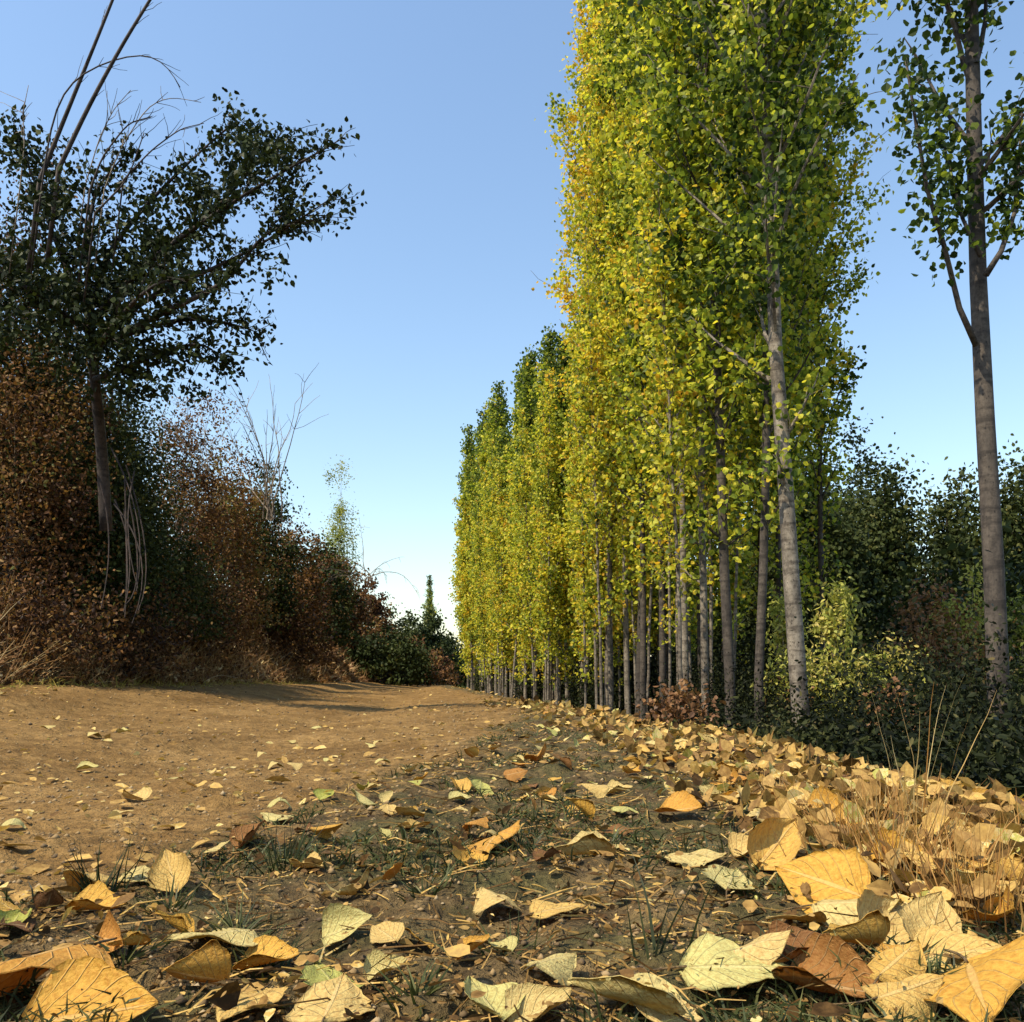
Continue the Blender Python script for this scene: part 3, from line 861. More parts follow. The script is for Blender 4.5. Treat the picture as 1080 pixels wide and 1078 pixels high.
x, y, hh = scaled_to(355, 508, d=45)
put_shrub(bush('l', 1.0, hh, 1.7), x, y, 1.0, 0, 'light green young sapling poking above the bank in the distance', 'sapling', 'tree', z=H(x, y))
x, y, hh = scaled_to(452, 606, d=85)
f2 = far[1]
put_poplar(f2, x, y, .3, hh / 13, .05, 'small grey green tree far away in the gap between bank and row', None, 'distant_tree')
for px, top, d, hw, lab in ((466, 662, 66, 2.2, 'dark bush closing the far end of the path'), (500, 690, 62, 2.4, 'dark bush at the foot of the far end of the row'),
                            (438, 646, 62, 3.0, 'dark distant bush left of the small far tree')):
    x, y, hh = scaled_to(px, top, d=d)
    put_shrub(bush('g', hw, hh, 4.0), x, y, 1.0, rng.uniform(0, 6), lab, 'green_bush', 'bush', 'bushes at the far end of the path')

# --- right side background
for px, top, d, hw, lab, sh in ((862, 482, 30, 2.1, 'dark green tree behind the sunlit trunk, left of the broad dark crown', .0),
                            (900, 474, 36, 2.1, 'broad dark green background tree, middle of three in the gap', -.02),
                            (942, 468, 32, 1.4, 'dark green background tree with the highest pointed top', .05),
                            (1015, 470, 32, 1.0, 'narrow green background tree just left of the nearest trunk', .14),
                            (1088, 455, 28, 1.5, 'green background tree at the right edge behind the nearest trunk', .1),
                            (812, 520, 36, 2.6, 'dark background tree half hidden behind the leaning slim poplar', 0),
                            (985, 585, 30, 1.6, 'lower dark background tree under the gap of sky', -.03),
                            (1075, 590, 17, 1.4, 'dark green tree low behind the nearest trunk at the right edge', -.03),
                            (985, 640, 18, 1.2, 'low dark tree between the light bushes and the nearest trunk', -.03),
                            (1045, 640, 15, 1.0, 'shaded low tree right behind the nearest trunk', -.05),
                            (880, 510, 42, 2.6, 'dark tree farthest back in the clearing, behind the broad crown', -.05),
                            (1060, 560, 30, 2.6, 'wide low dark tree behind the nearest trunk', -.03),
                            (1150, 470, 30, 3.0, 'dark background tree beyond the right edge', 0),
                            (750, 600, 42, 3.5, 'shaded background tree seen between the thick trunks', 0)):
    x, y, hh = scaled_to(px, top, d=d)
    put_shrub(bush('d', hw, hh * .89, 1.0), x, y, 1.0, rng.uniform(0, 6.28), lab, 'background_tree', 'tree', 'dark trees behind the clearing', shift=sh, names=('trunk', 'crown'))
for px, top, d, hw, lab, sh, kd in (
        (882, 605, 11.2, .42, 'light yellow green bush with spiky top in the clearing', .3, 0),
        (945, 655, 10.8, .42, 'lower light green bush right of the spiky one', .25, 1),
        (835, 620, 12.5, .4, 'yellow green bush behind the sunlit poplar trunk', .25, 1),
        (1018, 585, 13, .4, 'pale green bush left of the nearest poplar trunk', .2, 0),
        (1078, 610, 13, .5, 'green bush at the right edge behind the nearest trunk', -.3, 1),
        (912, 705, 10, .4, 'small straw coloured bush before the two light green ones', .2, 1)):
    x, y, hh = scaled_to(px, top, d=d)
    put_shrub(bush('l', hw, hh, 1.2), x, y, 1.0, rng.uniform(0, 6.28), lab, 'light_bush', 'bush', 'light bushes in the clearing', shift=sh)
for px, top, d, hw, lab in ((985, 640, 13, .7, 'rust coloured bush left of the nearest trunk'), (945, 725, 9, .5, 'small rust brown bush in the dark undergrowth'),
                            (720, 742, 9.5, .35, 'small reddish bush at the verge edge before the dense trunks'), (860, 715, 12, .6, 'rust coloured bush right of the sunlit trunk base')):
    x, y, hh = scaled_to(px, top, d=d)
    put_shrub(bush('r', hw, max(hh, .3)), x, y, 1.0, rng.uniform(0, 6.28), lab, 'rust_bush', 'bush', 'rust coloured bushes', shift=.05)
PLACE = ['right of the reddish bush', 'before the leaning slim poplar', 'left of the sunlit trunk', 'right of the sunlit trunk', 'second to the right of the sunlit trunk',
         'in the middle behind the crest grass', 'behind the tall pale stalks', 'left of the nearest trunk', 'before the nearest trunk', 'at the right edge before the nearest trunk',
         'behind and left of the nearest trunk', 'behind the nearest trunk', 'cut by the right edge', 'between the rust bush and the nearest trunk', 'behind the small rust bush',
         'behind the leaning slim poplar', 'before the upright dark poplar', 'before the pale slender poplar', 'lowest one at the right edge', 'lowest one behind the orange dry tuft',
         'close to the verge below the sunlit trunk', 'close to the verge behind the dry straw tuft']
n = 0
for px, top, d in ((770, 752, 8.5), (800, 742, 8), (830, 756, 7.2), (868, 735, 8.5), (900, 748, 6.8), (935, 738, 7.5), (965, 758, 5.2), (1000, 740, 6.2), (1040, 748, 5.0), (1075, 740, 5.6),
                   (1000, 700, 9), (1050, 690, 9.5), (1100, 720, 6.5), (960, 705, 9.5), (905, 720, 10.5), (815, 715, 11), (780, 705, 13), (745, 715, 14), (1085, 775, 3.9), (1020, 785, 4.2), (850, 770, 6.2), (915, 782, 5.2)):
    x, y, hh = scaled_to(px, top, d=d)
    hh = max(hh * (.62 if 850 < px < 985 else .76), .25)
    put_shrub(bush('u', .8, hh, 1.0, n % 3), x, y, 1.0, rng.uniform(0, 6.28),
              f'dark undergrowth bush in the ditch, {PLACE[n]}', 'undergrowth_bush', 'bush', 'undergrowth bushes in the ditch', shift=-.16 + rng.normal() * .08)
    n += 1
Y = 14.0; n = 0
while Y < 50:
    x = 6.6 + rng.uniform(-1.0, 1.6)
    put_shrub(bush('u', 1.2, rng.choice([1.2, 1.6, 2.0]), 1.8, n % 2), x, Y, 1.0, rng.uniform(0, 6.28), f'low dark bush among the row trunks, {ORD[n]} from the near end', 'undergrowth_bush', 'bush', 'low bushes between the row trunks', shift=-.1)
    Y += rng.uniform(1.3, 2.3); n += 1

# ------------------------------------------------------------------ fallen leaves
def leaf_mesh(seed, curl, cup, tipc, wid=0.92, n=15, m=13):
    """deltoid poplar leaf about 1 long: pointed tip, rounded toothed margin; real bent surface with a thickness"""
    rg = np.random.default_rng(seed)
    u = np.linspace(0, 1, n); v = np.linspace(-1, 1, m)
    prof = np.interp(u, [0, .04, .12, .22, .34, .5, .66, .8, .9, .96, 1], [.02, .40, .74, .92, .97, .86, .62, .38, .20, .10, .0]) * wid * .5
    U, V = np.meshgrid(u, v, indexing='ij')
    ed = (np.abs(V) > .99)
    teeth = 1 + ed * rg.normal(size=U.shape) * .06
    Wd = prof[:, None] * V * teeth
    back = -.06 * np.abs(V) ** 2 * (1 - U)                     # lobes reach a little behind the stalk
    X_ = U + back
    ph = rg.uniform(0, 6.28, 4)
    Z = cup * (np.abs(V) ** 1.7) * prof[:, None] * 1.2 + tipc * U ** 2 * .5
    Z += .035 * np.sin(U * 7 + ph[0] + V * 1.5) * np.abs(V) + .02 * np.sin(U * 13 + ph[1]) * np.abs(V) + .012 * np.sin(V * 9 + ph[2] + U * 4)
    # roll across by curl
    if abs(curl) > 1e-3:
        a = Wd * curl * 2.4 * (.6 + .8 * U)
        Wn = np.sin(a) / (curl * 2.4 * (.6 + .8 * U)); Zr = (1 - np.cos(a)) / (curl * 2.4 * (.6 + .8 * U))
        Wd = Wn; Z = Z + Zr
    vv = np.stack([X_ - .5, Wd, Z], -1).reshape(-1, 3)
    i = np.arange(n - 1)[:, None] * m; j = np.arange(m - 1)[None]
    q = np.stack([i + j, i + m + j, i + m + j + 1, i + j + 1], -1).reshape(-1, 4)
    # thin solid: second skin just under the first
    nrm = np.array([0, 0, 1.0])
    v2 = vv - nrm * .006
    K = len(vv)
    rim = [k for k in range(m)] + [k * m + m - 1 for k in range(1, n)] + [(n - 1) * m + k for k in range(m - 2, -1, -1)] + [k * m for k in range(n - 2, 0, -1)]
    rim = np.array(rim); r2 = np.roll(rim, -1)
    side = np.stack([rim, r2, r2 + K, rim + K], -1)
    me = mesh_np('blade', np.concatenate([vv, v2]), [q, q[:, ::-1] + K, side[:, ::-1]], np.full(2 * K, .5), M['fallen'], True)
    uvl = me.uv_layers.new(name='UVMap')
    li = np.zeros(len(me.loops), np.int32); me.loops.foreach_get('vertex_index', li)
    uvv = np.stack([U, V * .5 + .5], -1).reshape(-1, 2); uvv = np.concatenate([uvv, uvv])
    uvl.data.foreach_set('uv', uvv[li].astype(np.float32).ravel())
    # stalk
    s = MB(); b = rg.uniform(-.5, .5)
    tt = np.linspace(0, 1, 6)
    s.tube(np.stack([-.5 - .55 * tt + .02, b * .3 * tt ** 2, .004 + .10 * tt ** 2 * rg.uniform(-.2, 1) + 0 * tt], -1), np.linspace(.012, .009, 6), 5)
    st = mesh_np('stalk', np.concatenate(s.v), s.f, np.concatenate(s.t), M['stalk'], True)
    return me, st, vv[::3]

LV = {}
LV['flat'] = [leaf_mesh(700 + k, .0 + .25 * rng.normal(), .12 * rng.normal() + .1, .12 * rng.normal()) for k in range(5)]
LV['curled'] = [leaf_mesh(720 + k, .75 + .3 * rng.random(), .25, .35 * rng.random()) for k in range(5)]
LV['arched'] = [leaf_mesh(740 + k, -.75 - .3 * rng.random(), -.2, -.3 * rng.random()) for k in range(4)]
LV['rolled'] = [leaf_mesh(760 + k, 1.45 + .3 * rng.random(), .3, .5 * rng.random(), .85) for k in range(3)]

LG = 'fallen leaves on the ground'
def put_leaf(x, y, size, tone, pose, label, yaw=None, tilt=0.0, roll=0.0, stalk=True, lift=None, group=LG):
    a, b, vtx = LV[pose][int(rng.integers(len(LV[pose])))]
    z = H(x, y)
    # lie along the ground
    e = .05
    gx = (H(x + e, y) - H(x - e, y)) / (2 * e); gy = (H(x, y + e) - H(x, y - e)) / (2 * e)
    nrm = Vector((-gx * .6, -gy * .6, 1)).normalized()
    yaw = rng.uniform(0, 6.28) if yaw is None else yaw
    from mathutils import Matrix, Euler
    q = nrm.to_track_quat('Z', 'Y').to_matrix().to_4x4() @ Euler((roll, tilt, yaw), 'XYZ').to_matrix().to_4x4()
    w3 = vtx @ np.array(q.to_3x3()).T * size
    rel = w3[:, 2] + z - height(w3[:, 0] + x, w3[:, 1] + y)
    lf = -float(np.percentile(rel, 4))
    t = thing('fallen_leaf', label, 'leaf', (x, y, z + .006 + lf if lift is None else z + lift), group)
    t.rotation_mode = 'QUATERNION'; t.rotation_quaternion = q.to_quaternion()
    t.scale = (size, size, size)
    c = link('blade', a, t); c['shift'] = float(tone)
    if stalk: link('stalk', b, t)
    return t

# tones: 0 dark brown .2 brown .4 orange .6 gold .8 pale straw .92 pale yellow 1 yellow green
heroes = [  # px, py, width px, tone, pose, yaw, tilt, roll, label
    (28, 1018, 150, .46, 'arched', 2.7, .15, .35, 'large orange brown leaf cut by the left edge at the bottom'),
    (120, 990, 62, .40, 'curled', 1.4, .0, .9, 'orange brown leaf standing on edge above the bottom left corner'),
    (100, 1058, 130, .55, 'flat', .1, .1, .35, 'ochre pointed leaf lying flat near the bottom left corner, tip to the right'),
    (222, 992, 95, .86, 'flat', 3.3, .2, .3, 'pale yellow triangular leaf left of the grassy patch at bottom left'),
    (205, 1024, 70, .52, 'curled', 1.9, .2, .8, 'ochre curled leaf right below the pale yellow triangular leaf'),
    (255, 1066, 90, .72, 'flat', 2.6, .1, .1, 'tan yellow leaf cut by the bottom edge at lower left'),
    (368, 942, 60, .84, 'curled', .4, .1, .2, 'pale straw leaf lying behind the yellow upright one in the lower middle left'),
    (368, 975, 55, .92, 'curled', 1.3, .3, .7, 'pale yellow leaf standing upright in the lower middle left'),
    (437, 990, 42, .58, 'flat', 1.8, .4, .5, 'small orange yellow leaf leaning up on dark soil'),
    (345, 1030, 80, .98, 'flat', .5, .1, .2, 'yellow green leaf above the bottom edge, left of middle'),
    (408, 1028, 44, .88, 'curled', 1.0, .2, .3, 'small pale curled leaf right of the yellow green one'),
    (352, 1066, 100, .76, 'flat', 3.0, .12, .1, 'tan leaf cut by the bottom edge under the yellow green leaf'),
    (515, 895, 78, .50, 'flat', .15, .0, .38, 'bright orange leaf lying alone in the middle of the verge'),
    (520, 955, 62, .78, 'arched', 2.8, .0, .1, 'pale tan arched leaf below the bright orange leaf'),
    (612, 906, 70, .82, 'curled', .1, 0, .05, 'pale straw leaf right of the bright orange leaf'),
    (592, 962, 64, .70, 'flat', 2.9, .1, .1, 'pinkish tan leaf lying flat right of the tan arched leaf'),
    (795, 998, 86, .80, 'arched', .5, .45, .15, 'pale leaf with raised ochre tip, alone on the dark litter at right'),
    (720, 856, 52, .50, 'flat', .2, .15, .3, 'orange leaf farther back on the verge'),
    (772, 932, 66, .90, 'flat', .3, .1, .2, 'pale yellow green leaf left of the golden upright leaves'),
    (820, 888, 70, .66, 'rolled', 1.8, .5, .7, 'rolled tan leaf standing on edge behind the golden veined leaf'),
    (862, 928, 96, .58, 'flat', 2.4, .2, -.85, 'golden veined leaf standing up in the heap at right'),
    (905, 955, 86, .84, 'arched', .8, .2, .3, 'pale straw leaf arched over the heap at right'),
    (985, 975, 82, .76, 'flat', 1.6, .5, .6, 'pale golden leaf standing up near the dry grass at right'),
    (1028, 1052, 175, .56, 'flat', 3.3, .10, .50, 'very large ochre leaf in the bottom right corner'),
    (885, 1050, 110, .28, 'rolled', .2, .1, .2, 'dark brown rolled leaf near the bottom right corner'),
    (782, 1040, 115, .93, 'flat', .4, .1, .1, 'large yellow leaf with green tinge near the bottom, right of middle'),
    (655, 1046, 120, .86, 'flat', 2.9, .1, .4, 'large pale yellow leaf near the bottom edge, middle right'),
    (588, 1026, 64, .86, 'arched', 0, .0, .1, 'pale leaf edge showing over a dark hollow near the bottom middle'),
    (510, 1066, 76, .93, 'flat', 2.0, .1, .2, 'pale yellow leaf cut by the bottom edge, middle'),
    (506, 832, 34, .97, 'flat', .3, .2, .3, 'small yellow green leaf at the left border of the verge'),
    (545, 818, 26, .34, 'flat', .3, .2, .4, 'small reddish leaf at the left border of the verge'),
    (566, 797, 38, .46, 'curled', .3, .2, .3, 'small orange leaf far back at the left border of the verge'),
    (735, 910, 60, .84, 'flat', 2.4, .1, .1, 'pale straw leaf left of the heap at right'),
    (935, 968, 84, .78, 'curled', 1.2, .2, .6, 'straw coloured curled leaf in the middle of the heap at right'),
    (700, 1070, 80, .80, 'flat', 1.0, .1, .1, 'straw coloured leaf cut by the bottom edge right of middle'),
    (572, 1072, 70, .82, 'curled', 1.5, .1, .2, 'straw coloured leaf cut by the bottom edge just right of middle'),
    (950, 1010, 90, .66, 'arched', 2.2, .2, .2, 'tan arched leaf under the dry grass tuft at right'),
    (845, 1005, 70, .22, 'curled', 2.6, .2, .2, 'dark brown curled leaf in the shade of the heap at right'),
    (950, 905, 70, .60, 'curled', 1.1, .3, .6, 'golden curled leaf caught in the dry grass at right'),
    (1012, 1005, 84, .72, 'flat', 2.5, .2, .5, 'pale gold leaf leaning against the dry grass above the very large ochre leaf'),
    (1062, 965, 70, .55, 'curled', .8, .3, .5, 'ochre curled leaf at the right edge under the dry grass'),
    (900, 1003, 78, .64, 'curled', 2.9, .2, .5, 'golden curled leaf in the middle of the heap above the dark rolled leaf'),
    (962, 1048, 90, .70, 'arched', .7, .1, .3, 'tan gold arched leaf left of the very large ochre leaf'),
    (1046, 880, 56, .50, 'flat', .7, .2, .6, 'orange leaf at the right edge on the crest'),
    (878, 858, 52, .56, 'curled', .3, .2, .6, 'golden curled leaf at the top of the heap on the crest'),
    (838, 968, 60, .78, 'flat', 2.2, .2, .4, 'straw leaf below the golden veined leaf'),
    (800, 842, 44, .50, 'flat', 1.2, .2, .5, 'small orange leaf on the crest left of the dry grass'),
    (690, 990, 40, .18, 'curled', .9, .1, .2, 'small brown curled leaf on bare soil right of middle'),
]
for px, py, w, tone, pose, yaw, tilt, roll, lab in heroes:
    p, t = G(px, py)
    sz_ = w / F * t
    lf = sz_ * (.46 * abs(math.sin(tilt)) + .39 * abs(math.sin(roll)) + (.2 if pose == 'arched' else 0)) * .85
    p, t = G(px, py + lf * F / t)
    put_leaf(p[0], p[1], w / F * t * (1.02 if pose != 'rolled' else 1.1), tone, pose, lab, yaw - YAW, -tilt, roll)

cname = lambda t: ('dark brown' if t < .12 else 'brown' if t < .3 else 'orange' if t < .52 else 'golden' if t < .7 else 'pale straw' if t < .87 else 'pale yellow' if t < .96 else 'yellow green')
zones = {}
cand = []
def inframe(p):
    a, b, d = proj(p); return -10 < a < 1090 and 700 < b < 1090
def zone(px, py, path):
    if path:
        return ('near dirt path' if py > 800 else 'far dirt path') + (', left side' if px < 180 else ', middle' if px < 360 else ', right side')
    col = 'left end' if px < 300 else 'left middle' if px < 560 else 'right middle' if px < 800 else 'right end'
    rowz = 'nearest strip' if py > 1000 else 'near part' if py > 920 else 'middle part' if py > 840 else 'far part'
    return f'{rowz} of verge, {col}'
tries = 0
hero_xy = np.array([G(h[0], h[1])[0][:2] for h in heroes])
NL = 255
while len(cand) < NL and tries < 9000:
    tries += 1
    d = math.exp(rng.uniform(math.log(.8), math.log(7.5)))
    px = rng.uniform(-10, 1090)
    q = P(px, HORIZON, d); X_, Y_ = float(q[0]), float(q[1])
    onp = bool(is_path(X_, Y_))
    if onp:
        if rng.random() > .10 or d < 1.6 or X_ < foot(Y_) + .3: continue
    else:
        if X_ > crest(Y_) + .3 or X_ < foot(Y_): continue
        dens = .30 * sstep(1.0, 2.5, Y_) + .10 + .75 * sstep(-.8, .2, X_ - crest(Y_)) + .2 * (fbm(X_, Y_, 2.5, 2, 77) > .1)
        if rng.random() > dens: continue
    if np.min(np.hypot(hero_xy[:, 0] - X_, hero_xy[:, 1] - Y_)) < .055: continue
    if not inframe((X_, Y_, H(X_, Y_))): continue
    cand.append((X_, Y_, onp))
ps = {}
items = []
for X_, Y_, onp in cand:
    a, b, d = proj((X_, Y_, H(X_, Y_)))
    nearc = X_ > crest(Y_) - .6
    if onp: tone = float(np.clip(rng.normal(.80, .08), 0, .93)); size = rng.uniform(.045, .085)
    elif nearc: tone = float(np.clip(rng.choice([.45, .55, .62, .78, .2, .85]) + rng.normal() * .05, 0, 1)); size = rng.uniform(.06, .105)
    else: tone = float(np.clip(rng.choice([.2, .5, .62, .78, .8, .84, .88, .97]) + rng.normal() * .04, 0, 1)); size = rng.uniform(.032, .075)
    pose = str(rng.choice(['flat', 'curled', 'arched', 'rolled'], p=[.34, .34, .22, .10]))
    key = (cname(tone), pose, zone(a, b, onp))
    items.append([a, b, X_, Y_, tone, size, pose, key])
from collections import defaultdict
grp = defaultdict(list)
for it in items: grp[it[7]].append(it)
for key, its in grp.items():
    its.sort(key=lambda z: z[0])
    c, ps_, zn = key
    for i, it in enumerate(its):
        lab = f'{c} {ps_} leaf, {zn}'
        if len(its) == 2: lab = ('left' if i == 0 else 'right') + f' one of two {c} {ps_} leaves, {zn}'
        elif len(its) > 2: lab = f'{ORD[i]} from left of the {c} {ps_} leaves, {zn}'
        st = rng.random() < .7
        tl, rl = (rng.normal() * .12, rng.normal() * .18) if rng.random() < .65 else (rng.uniform(.2, .7), rng.uniform(-.7, .7))
        if is_path(it[2], it[3]): tl, rl = rng.normal() * .08, rng.normal() * .1
        put_leaf(it[2], it[3], it[5], it[4], it[6], lab.replace('flat leaf', 'flat leaf').strip(), None, -abs(tl), rl, st)

# leaf litter beyond counting, crumbs of soil, twigs
def scatter(n, dmin, dmax, cond):
    d = np.exp(rng.uniform(math.log(dmin), math.log(dmax), n)); px = rng.uniform(-60, 1140, n)
    rd = fwd[None] * 1 + rgt[None] * ((px - 540) / F)[:, None]
    X_ = rd[:, 0] * d; Y_ = rd[:, 1] * d
    k = cond(X_, Y_)
    return X_[k], Y_[k], d[k]
mb = MB()
c1 = lambda X_, Y_: (~is_path(X_, Y_)) & (X_ < crest(Y_) + 1.3) & (X_ > foot(Y_)) & (rng.random(len(X_)) < (.45 + .55 * sstep(-.9, .3, X_ - crest(Y_))))
X_, Y_, d = scatter(60000, .5, 45, c1)
s = np.clip(.003 + rng.exponential(.0042, len(X_)), 0, .022) * (1 + .45 * d)
far_ = d > 3
s = np.clip(s, 0, .11)
tone = np.clip(rng.normal(.50, .25, len(X_)) + .22 * sstep(-.6, .4, X_ - crest(Y_)) - .12 * (d < 2), 0, 1)
s = s * np.where(fbm(X_, Y_, 2.6, 2, 61) > -.05, 1.15, .6)
leaves(mb, np.stack([X_, Y_, height(X_, Y_) + .003 + rng.exponential(.008, len(X_))], -1), s, tone, .0, flat=.7, w=rng.uniform(.2, .85, (len(X_), 1)))
# the drift along the crest
X_, Y_, d = scatter(26000, 1.0, 14, lambda a, b: (np.abs(a - crest(b) + .05) < .30 + .35 * rng.random(len(a))) & ((np.hypot(a, b) < 3.2) | (fbm(a, b, 1.3, 2, 55) > -.08)))
leaves(mb, np.stack([X_, Y_, height(X_, Y_) + rng.uniform(0, .04, len(X_))], -1), np.clip(.035 + .004 * d, 0, .085) * rng.uniform(.6, 1.3, len(X_)), np.clip(rng.normal(.60, .21, len(X_)), 0, 1), .0, flat=.35, w=.75)
# a thin scatter on the path
X_, Y_, d = scatter(5200, 1.2, 40, lambda a, b: is_path(a, b) & (rng.random(len(a)) < .55))
leaves(mb, np.stack([X_, Y_, height(X_, Y_) + .006], -1), np.clip(.012 + .002 * d + rng.exponential(.012, len(X_)), 0, .09), np.clip(rng.normal(.74, .16, len(X_)), 0, .94), 0, flat=.85, w=.6)
tag(mb.build('leaf_litter', M['litter']), 'small fallen leaves and broken leaf bits covering the verge', 'leaf litter', kind='stuff')

def crumbs(name, n, dmin, dmax, cond, smin, smax, mat, lab, cat):
    X_, Y_, d = scatter(n, dmin, dmax, cond)
    base = np.array([[1, 0, 0], [0, 1, 0], [-1, 0, 0], [0, -1, 0], [0, 0, .75], [0, 0, -.7]], float)
    fc = np.array([[0, 1, 4], [1, 2, 4], [2, 3, 4], [3, 0, 4], [1, 0, 5], [2, 1, 5], [3, 2, 5], [0, 3, 5]])
    m = len(X_)
    s = (smin + (smax - smin) * rng.random(m) ** 4) * (1 + .25 * d)
    an = rng.uniform(0, 6.28, m)
    v = base[None] * s[:, None, None] * rng.uniform(.6, 1.3, (m, 6, 1))
    c, s_ = np.cos(an)[:, None], np.sin(an)[:, None]
    vx = v[..., 0] * c - v[..., 1] * s_; vy = v[..., 0] * s_ + v[..., 1] * c
    v = np.stack([vx + X_[:, None], vy + Y_[:, None], v[..., 2] + (height(X_, Y_) + s * .15)[:, None]], -1).reshape(-1, 3)
    f = (fc[None] + np.arange(m)[:, None, None] * 6).reshape(-1, 3)
    me = mesh_np(name, v, [f], np.repeat(rng.random(m), 6), mat, True)
    tag(link(name, me), lab, cat, kind='stuff')
def crumb_mat():
    m, t, out = nt('soil_crumb')
    a = N(t, 'ShaderNodeAttribute', attribute_name='tone').outputs['Fac']
    c = ramp(t, a, [(0, (.07, .045, .022)), (.6, (.24, .16, .07)), (.9, (.27, .18, .08)), (1, (.33, .25, .14))]).outputs[0]
    p = N(t, 'ShaderNodeBsdfPrincipled'); p.inputs['Roughness'].default_value = .95
    t.links.new(c, p.inputs['Base Color']); t.links.new(p.outputs[0], out.inputs[0])
    return m
M['crumb'] = crumb_mat()
crumbs('soil_crumbs', 20000, .6, 14, lambda a, b: (a > foot(b)) & (a < crest(b) + .3), .0008, .006, M['crumb'], 'loose crumbs of soil and grit over path and verge', 'soil')

# twigs and stalks lying about (stuff)
mb = MB()
X_, Y_, d = scatter(4200, .6, 9, lambda a, b: (~is_path(a, b)) & (a < crest(b) + .5) & (a > foot(b)))
for a, b, dd in zip(X_, Y_, d):
    L = rng.uniform(.012, .07) * (1 + .1 * dd); an = rng.uniform(0, 6.28)
    p0 = np.array([a, b, H(a, b) + .004]); dv = np.array([math.cos(an), math.sin(an), rng.uniform(-.02, .25)])
    pts = np.array([p0, p0 + dv * L * .5 + rng.normal(size=3) * L * .08, p0 + dv * L])
    mb.tube(pts, [.0009 + .0004 * dd, .0008 + .0003 * dd, .0005], 3, tone=float(rng.random() * .9), cap=False)
tag(mb.build('fallen_twigs', M['litter']), 'short dry stalks and twig bits lying in the litter', 'twigs', kind='stuff')

# ------------------------------------------------------------------ grass
def blades(mb, cx, cy, n, L, spread, bend, tone, wd=.0022, rad=.03, seg=5):
    for k in range(n):
        a = rng.uniform(0, 6.28); r = abs(rng.normal()) * rad
        x, y = cx + math.cos(a) * r, cy + math.sin(a) * r
        l = L * rng.uniform(.5, 1.15)
        d = unit(np.array([math.cos(a) * spread * rng.uniform(.3, 1.2) + rng.normal() * .1, math.sin(a) * spread * rng.uniform(.3, 1.2) + rng.normal() * .1, 1.0]))
        pts = branch_pts((x, y, H(x, y) - .004), d, l, seg, -bend * rng.random(), rng, .05)
        sd = unit(np.cross(d, rng.normal(size=3)))
        w = np.linspace(1, .08, seg + 1)[:, None] * wd * rng.uniform(.7, 1.3)
        v = np.concatenate([pts - sd * w, pts + sd * w])
        i = np.arange(seg)
        mb.add(v, [np.stack([i, i + 1, i + seg + 2, i + seg + 1], -1)], float(np.clip(tone + rng.normal() * .24, 0, 1)))
TG = 'grass tufts on the verge'
tufts = [(300, 918, 40, .085, .9, .5, .25, 'grass', 'dark spiky grass tuft at the border of the dirt path'),
         (405, 905, 24, .05, .9, .6, .45, 'grass', 'small olive grass tuft right of the dark spiky tuft'),
         (105, 945, 30, .09, .5, .6, .2, 'grass', 'dark thin grass tuft at the left above the orange brown leaf'),
         (180, 960, 60, .05, 1.1, .8, .5, 'grass', 'low green grass patch above the pale yellow triangular leaf'),
         (250, 985, 60, .05, 1.1, .8, .5, 'grass', 'low green grass patch between the bottom left leaves'),
         (280, 1030, 60, .05, 1.1, .8, .45, 'grass', 'low green grass patch above the tan bottom leaf'),
         (450, 945, 50, .05, 1.1, .8, .4, 'grass', 'low green grass patch under the bright orange leaf'),
         (130, 1020, 60, .05, 1.2, .8, .5, 'grass', 'low green grass patch in the bottom left corner'),
         (470, 895, 24, .045, .8, .6, .6, 'grass', 'small green tuft touching the bright orange leaf'),
         (690, 1010, 8, .11, .5, 1.0, .2, 'grass', 'few long dark bent stalks right of middle'),
         (540, 1010, 30, .045, 1.1, .8, .6, 'grass', 'low green tuft in the lower middle'),
         (440, 1050, 40, .04, 1.2, .8, .5, 'grass', 'low green tuft at the bottom left of middle')]
for px, py, n, L, spread, bend, tn, mt, lab in tufts:
    p, t = G(px, py)
    mb = MB(); blades(mb, p[0], p[1], n, L, spread, bend, tn, .0016, .02)
    for v in mb.v: v -= np.array([p[0], p[1], H(p[0], p[1])])
    o = mb.build('grass_tuft', M[mt]); o.location = (p[0], p[1], H(p[0], p[1])); tag(o, lab, 'grass', TG)
dry = [(905, 905, 90, .13, .25, .3, .55, 'dry straw grass tuft behind the heap of golden leaves'),
       (945, 925, 110, .14, .28, .35, .5, 'tallest orange dry grass tuft at right'),
       (1035, 975, 90, .15, .22, .3, .45, 'dense upright dry grass tuft close to the right edge'),
       (880, 880, 60, .10, .3, .3, .6, 'short dry grass tuft at the verge crest'),
       (925, 870, 60, .12, .3, .3, .6, 'dry grass tuft on the crest before the dark undergrowth'),
       (1000, 940, 70, .12, .3, .4, .55, 'dry grass tuft between the pale golden leaf and the right edge tuft'),
       (820, 850, 50, .10, .3, .3, .6, 'dry grass tuft at the left end of the crest'),
       (1070, 900, 60, .12, .3, .4, .5, 'dry grass tuft at the right edge on the crest'),
       (965, 875, 12, .30, .35, .7, .9, 'tall pale bent grass stalks standing against the dark ditch')]
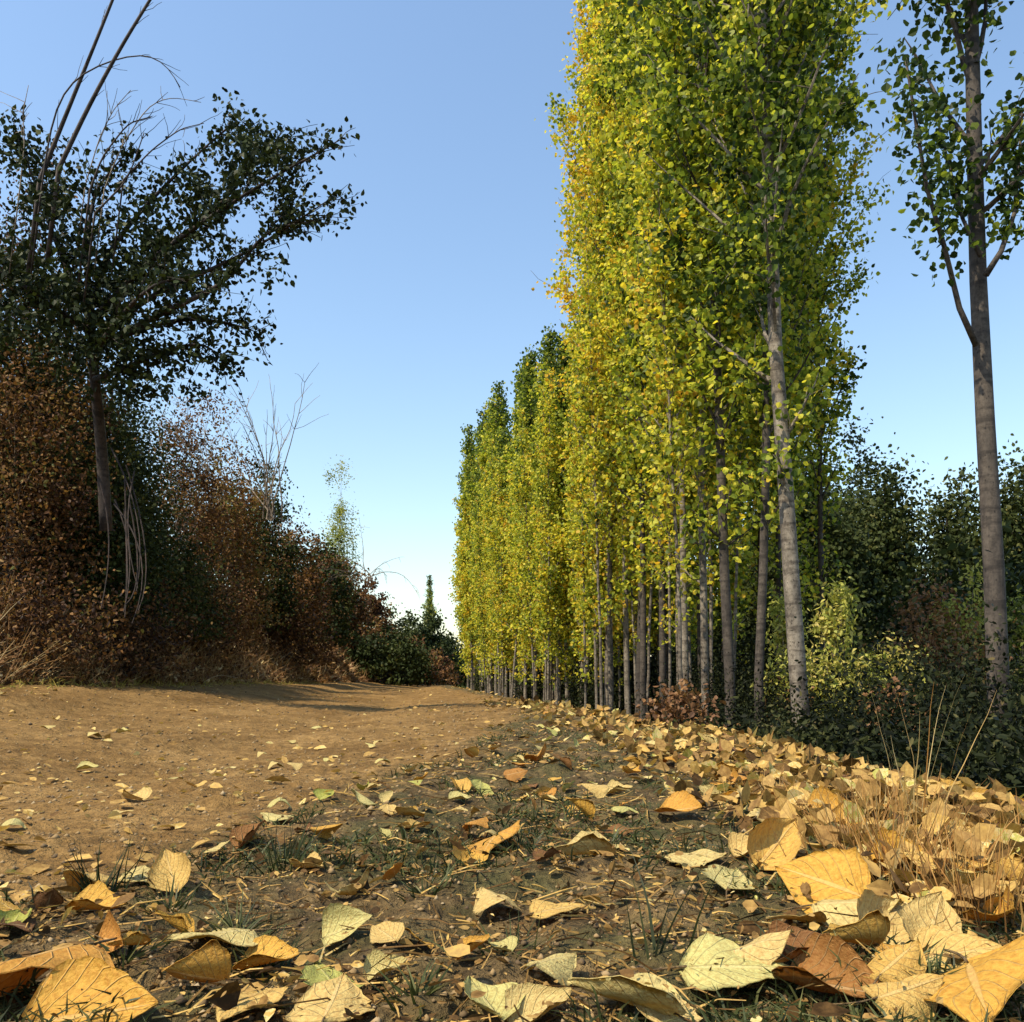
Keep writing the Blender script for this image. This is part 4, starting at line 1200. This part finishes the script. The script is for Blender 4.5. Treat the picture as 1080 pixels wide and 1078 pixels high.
for px, py, n, L, spread, bend, tn, lab in dry:
    p, t = G(px, py)
    if n > 20: spread *= 1.7; bend *= 2.2; n = int(n * 1.25); L *= rng.uniform(.85, 1.2)
    mb = MB(); blades(mb, p[0], p[1], n, L, spread, bend, tn, .0013 if n > 20 else .0018, .07 if n > 20 else .03, 6)
    for v in mb.v: v -= np.array([p[0], p[1], H(p[0], p[1])])
    o = mb.build('dry_grass_tuft', M['drygrass']); o.location = (p[0], p[1], H(p[0], p[1])); tag(o, lab, 'grass', 'dry grass tufts on the crest')
# short grass as ground cover
mb = MB()
X_, Y_, d = scatter(46000, .55, 14, lambda a, b: (~is_path(a, b)) & (a < crest(b) + .2) & (a > foot(b)) & (fbm(a, b, 3.4, 2, 91) > .06))
n = len(X_)
dirs = rng.normal(size=(n, 3)); dirs[:, 2] = np.abs(dirs[:, 2]) + .6; dirs = unit(dirs)
L = (rng.uniform(.012, .045, n) * (1 + .08 * d))[:, None]
sd = unit(np.cross(dirs, rng.normal(size=(n, 3)))) * (.0011 * (1 + .3 * d))[:, None]
p0 = np.stack([X_, Y_, height(X_, Y_) - .002], -1)
mid = p0 + dirs * L * .55; tip = p0 + dirs * L + np.stack([dirs[:, 0], dirs[:, 1], -.4 * np.ones(n)], -1) * L * .4
v = np.stack([p0 - sd, p0 + sd, mid + sd * .8, mid - sd * .8, tip], 1).reshape(-1, 3)
b = np.arange(n)[:, None] * 5
mb.add(v, [b + np.array([[0, 1, 2, 3]]), b + np.array([[3, 2, 4]])], np.repeat(np.clip(rng.normal(.5, .25, n), 0, 1), 5))
tag(mb.build('short_grass', M['grass']), 'short sparse grass growing through the litter', 'grass', kind='stuff')

mb = MB()
Yf = rng.uniform(5, 26, 2600); Xf = foot(Yf) + rng.normal(size=2600) * .22 + .12
for a, b in zip(Xf, Yf):
    L = rng.uniform(.04, .16); h0 = H(a, b)
    pts = branch_pts((a, b, h0 - .01), unit(np.array([rng.normal() * .6, rng.normal() * .6, 1.0])), L, 3, -.8, rng, .15)
    mb.tube(pts, [.004, .004, .003, .001], 3, tone=float(np.clip(rng.normal(.6, .25), 0, 1)), cap=False)
M['yellowgrass'] = leaf_mat('yellowed_grass', [(0, (.16, .10, .03)), (.5, (.40, .30, .07)), (1, (.46, .42, .10))], 0.25, 0.1)
tag(mb.build('yellowed_grass', M['yellowgrass']), 'yellowed short grass along the foot of the bank', 'grass', kind='stuff')
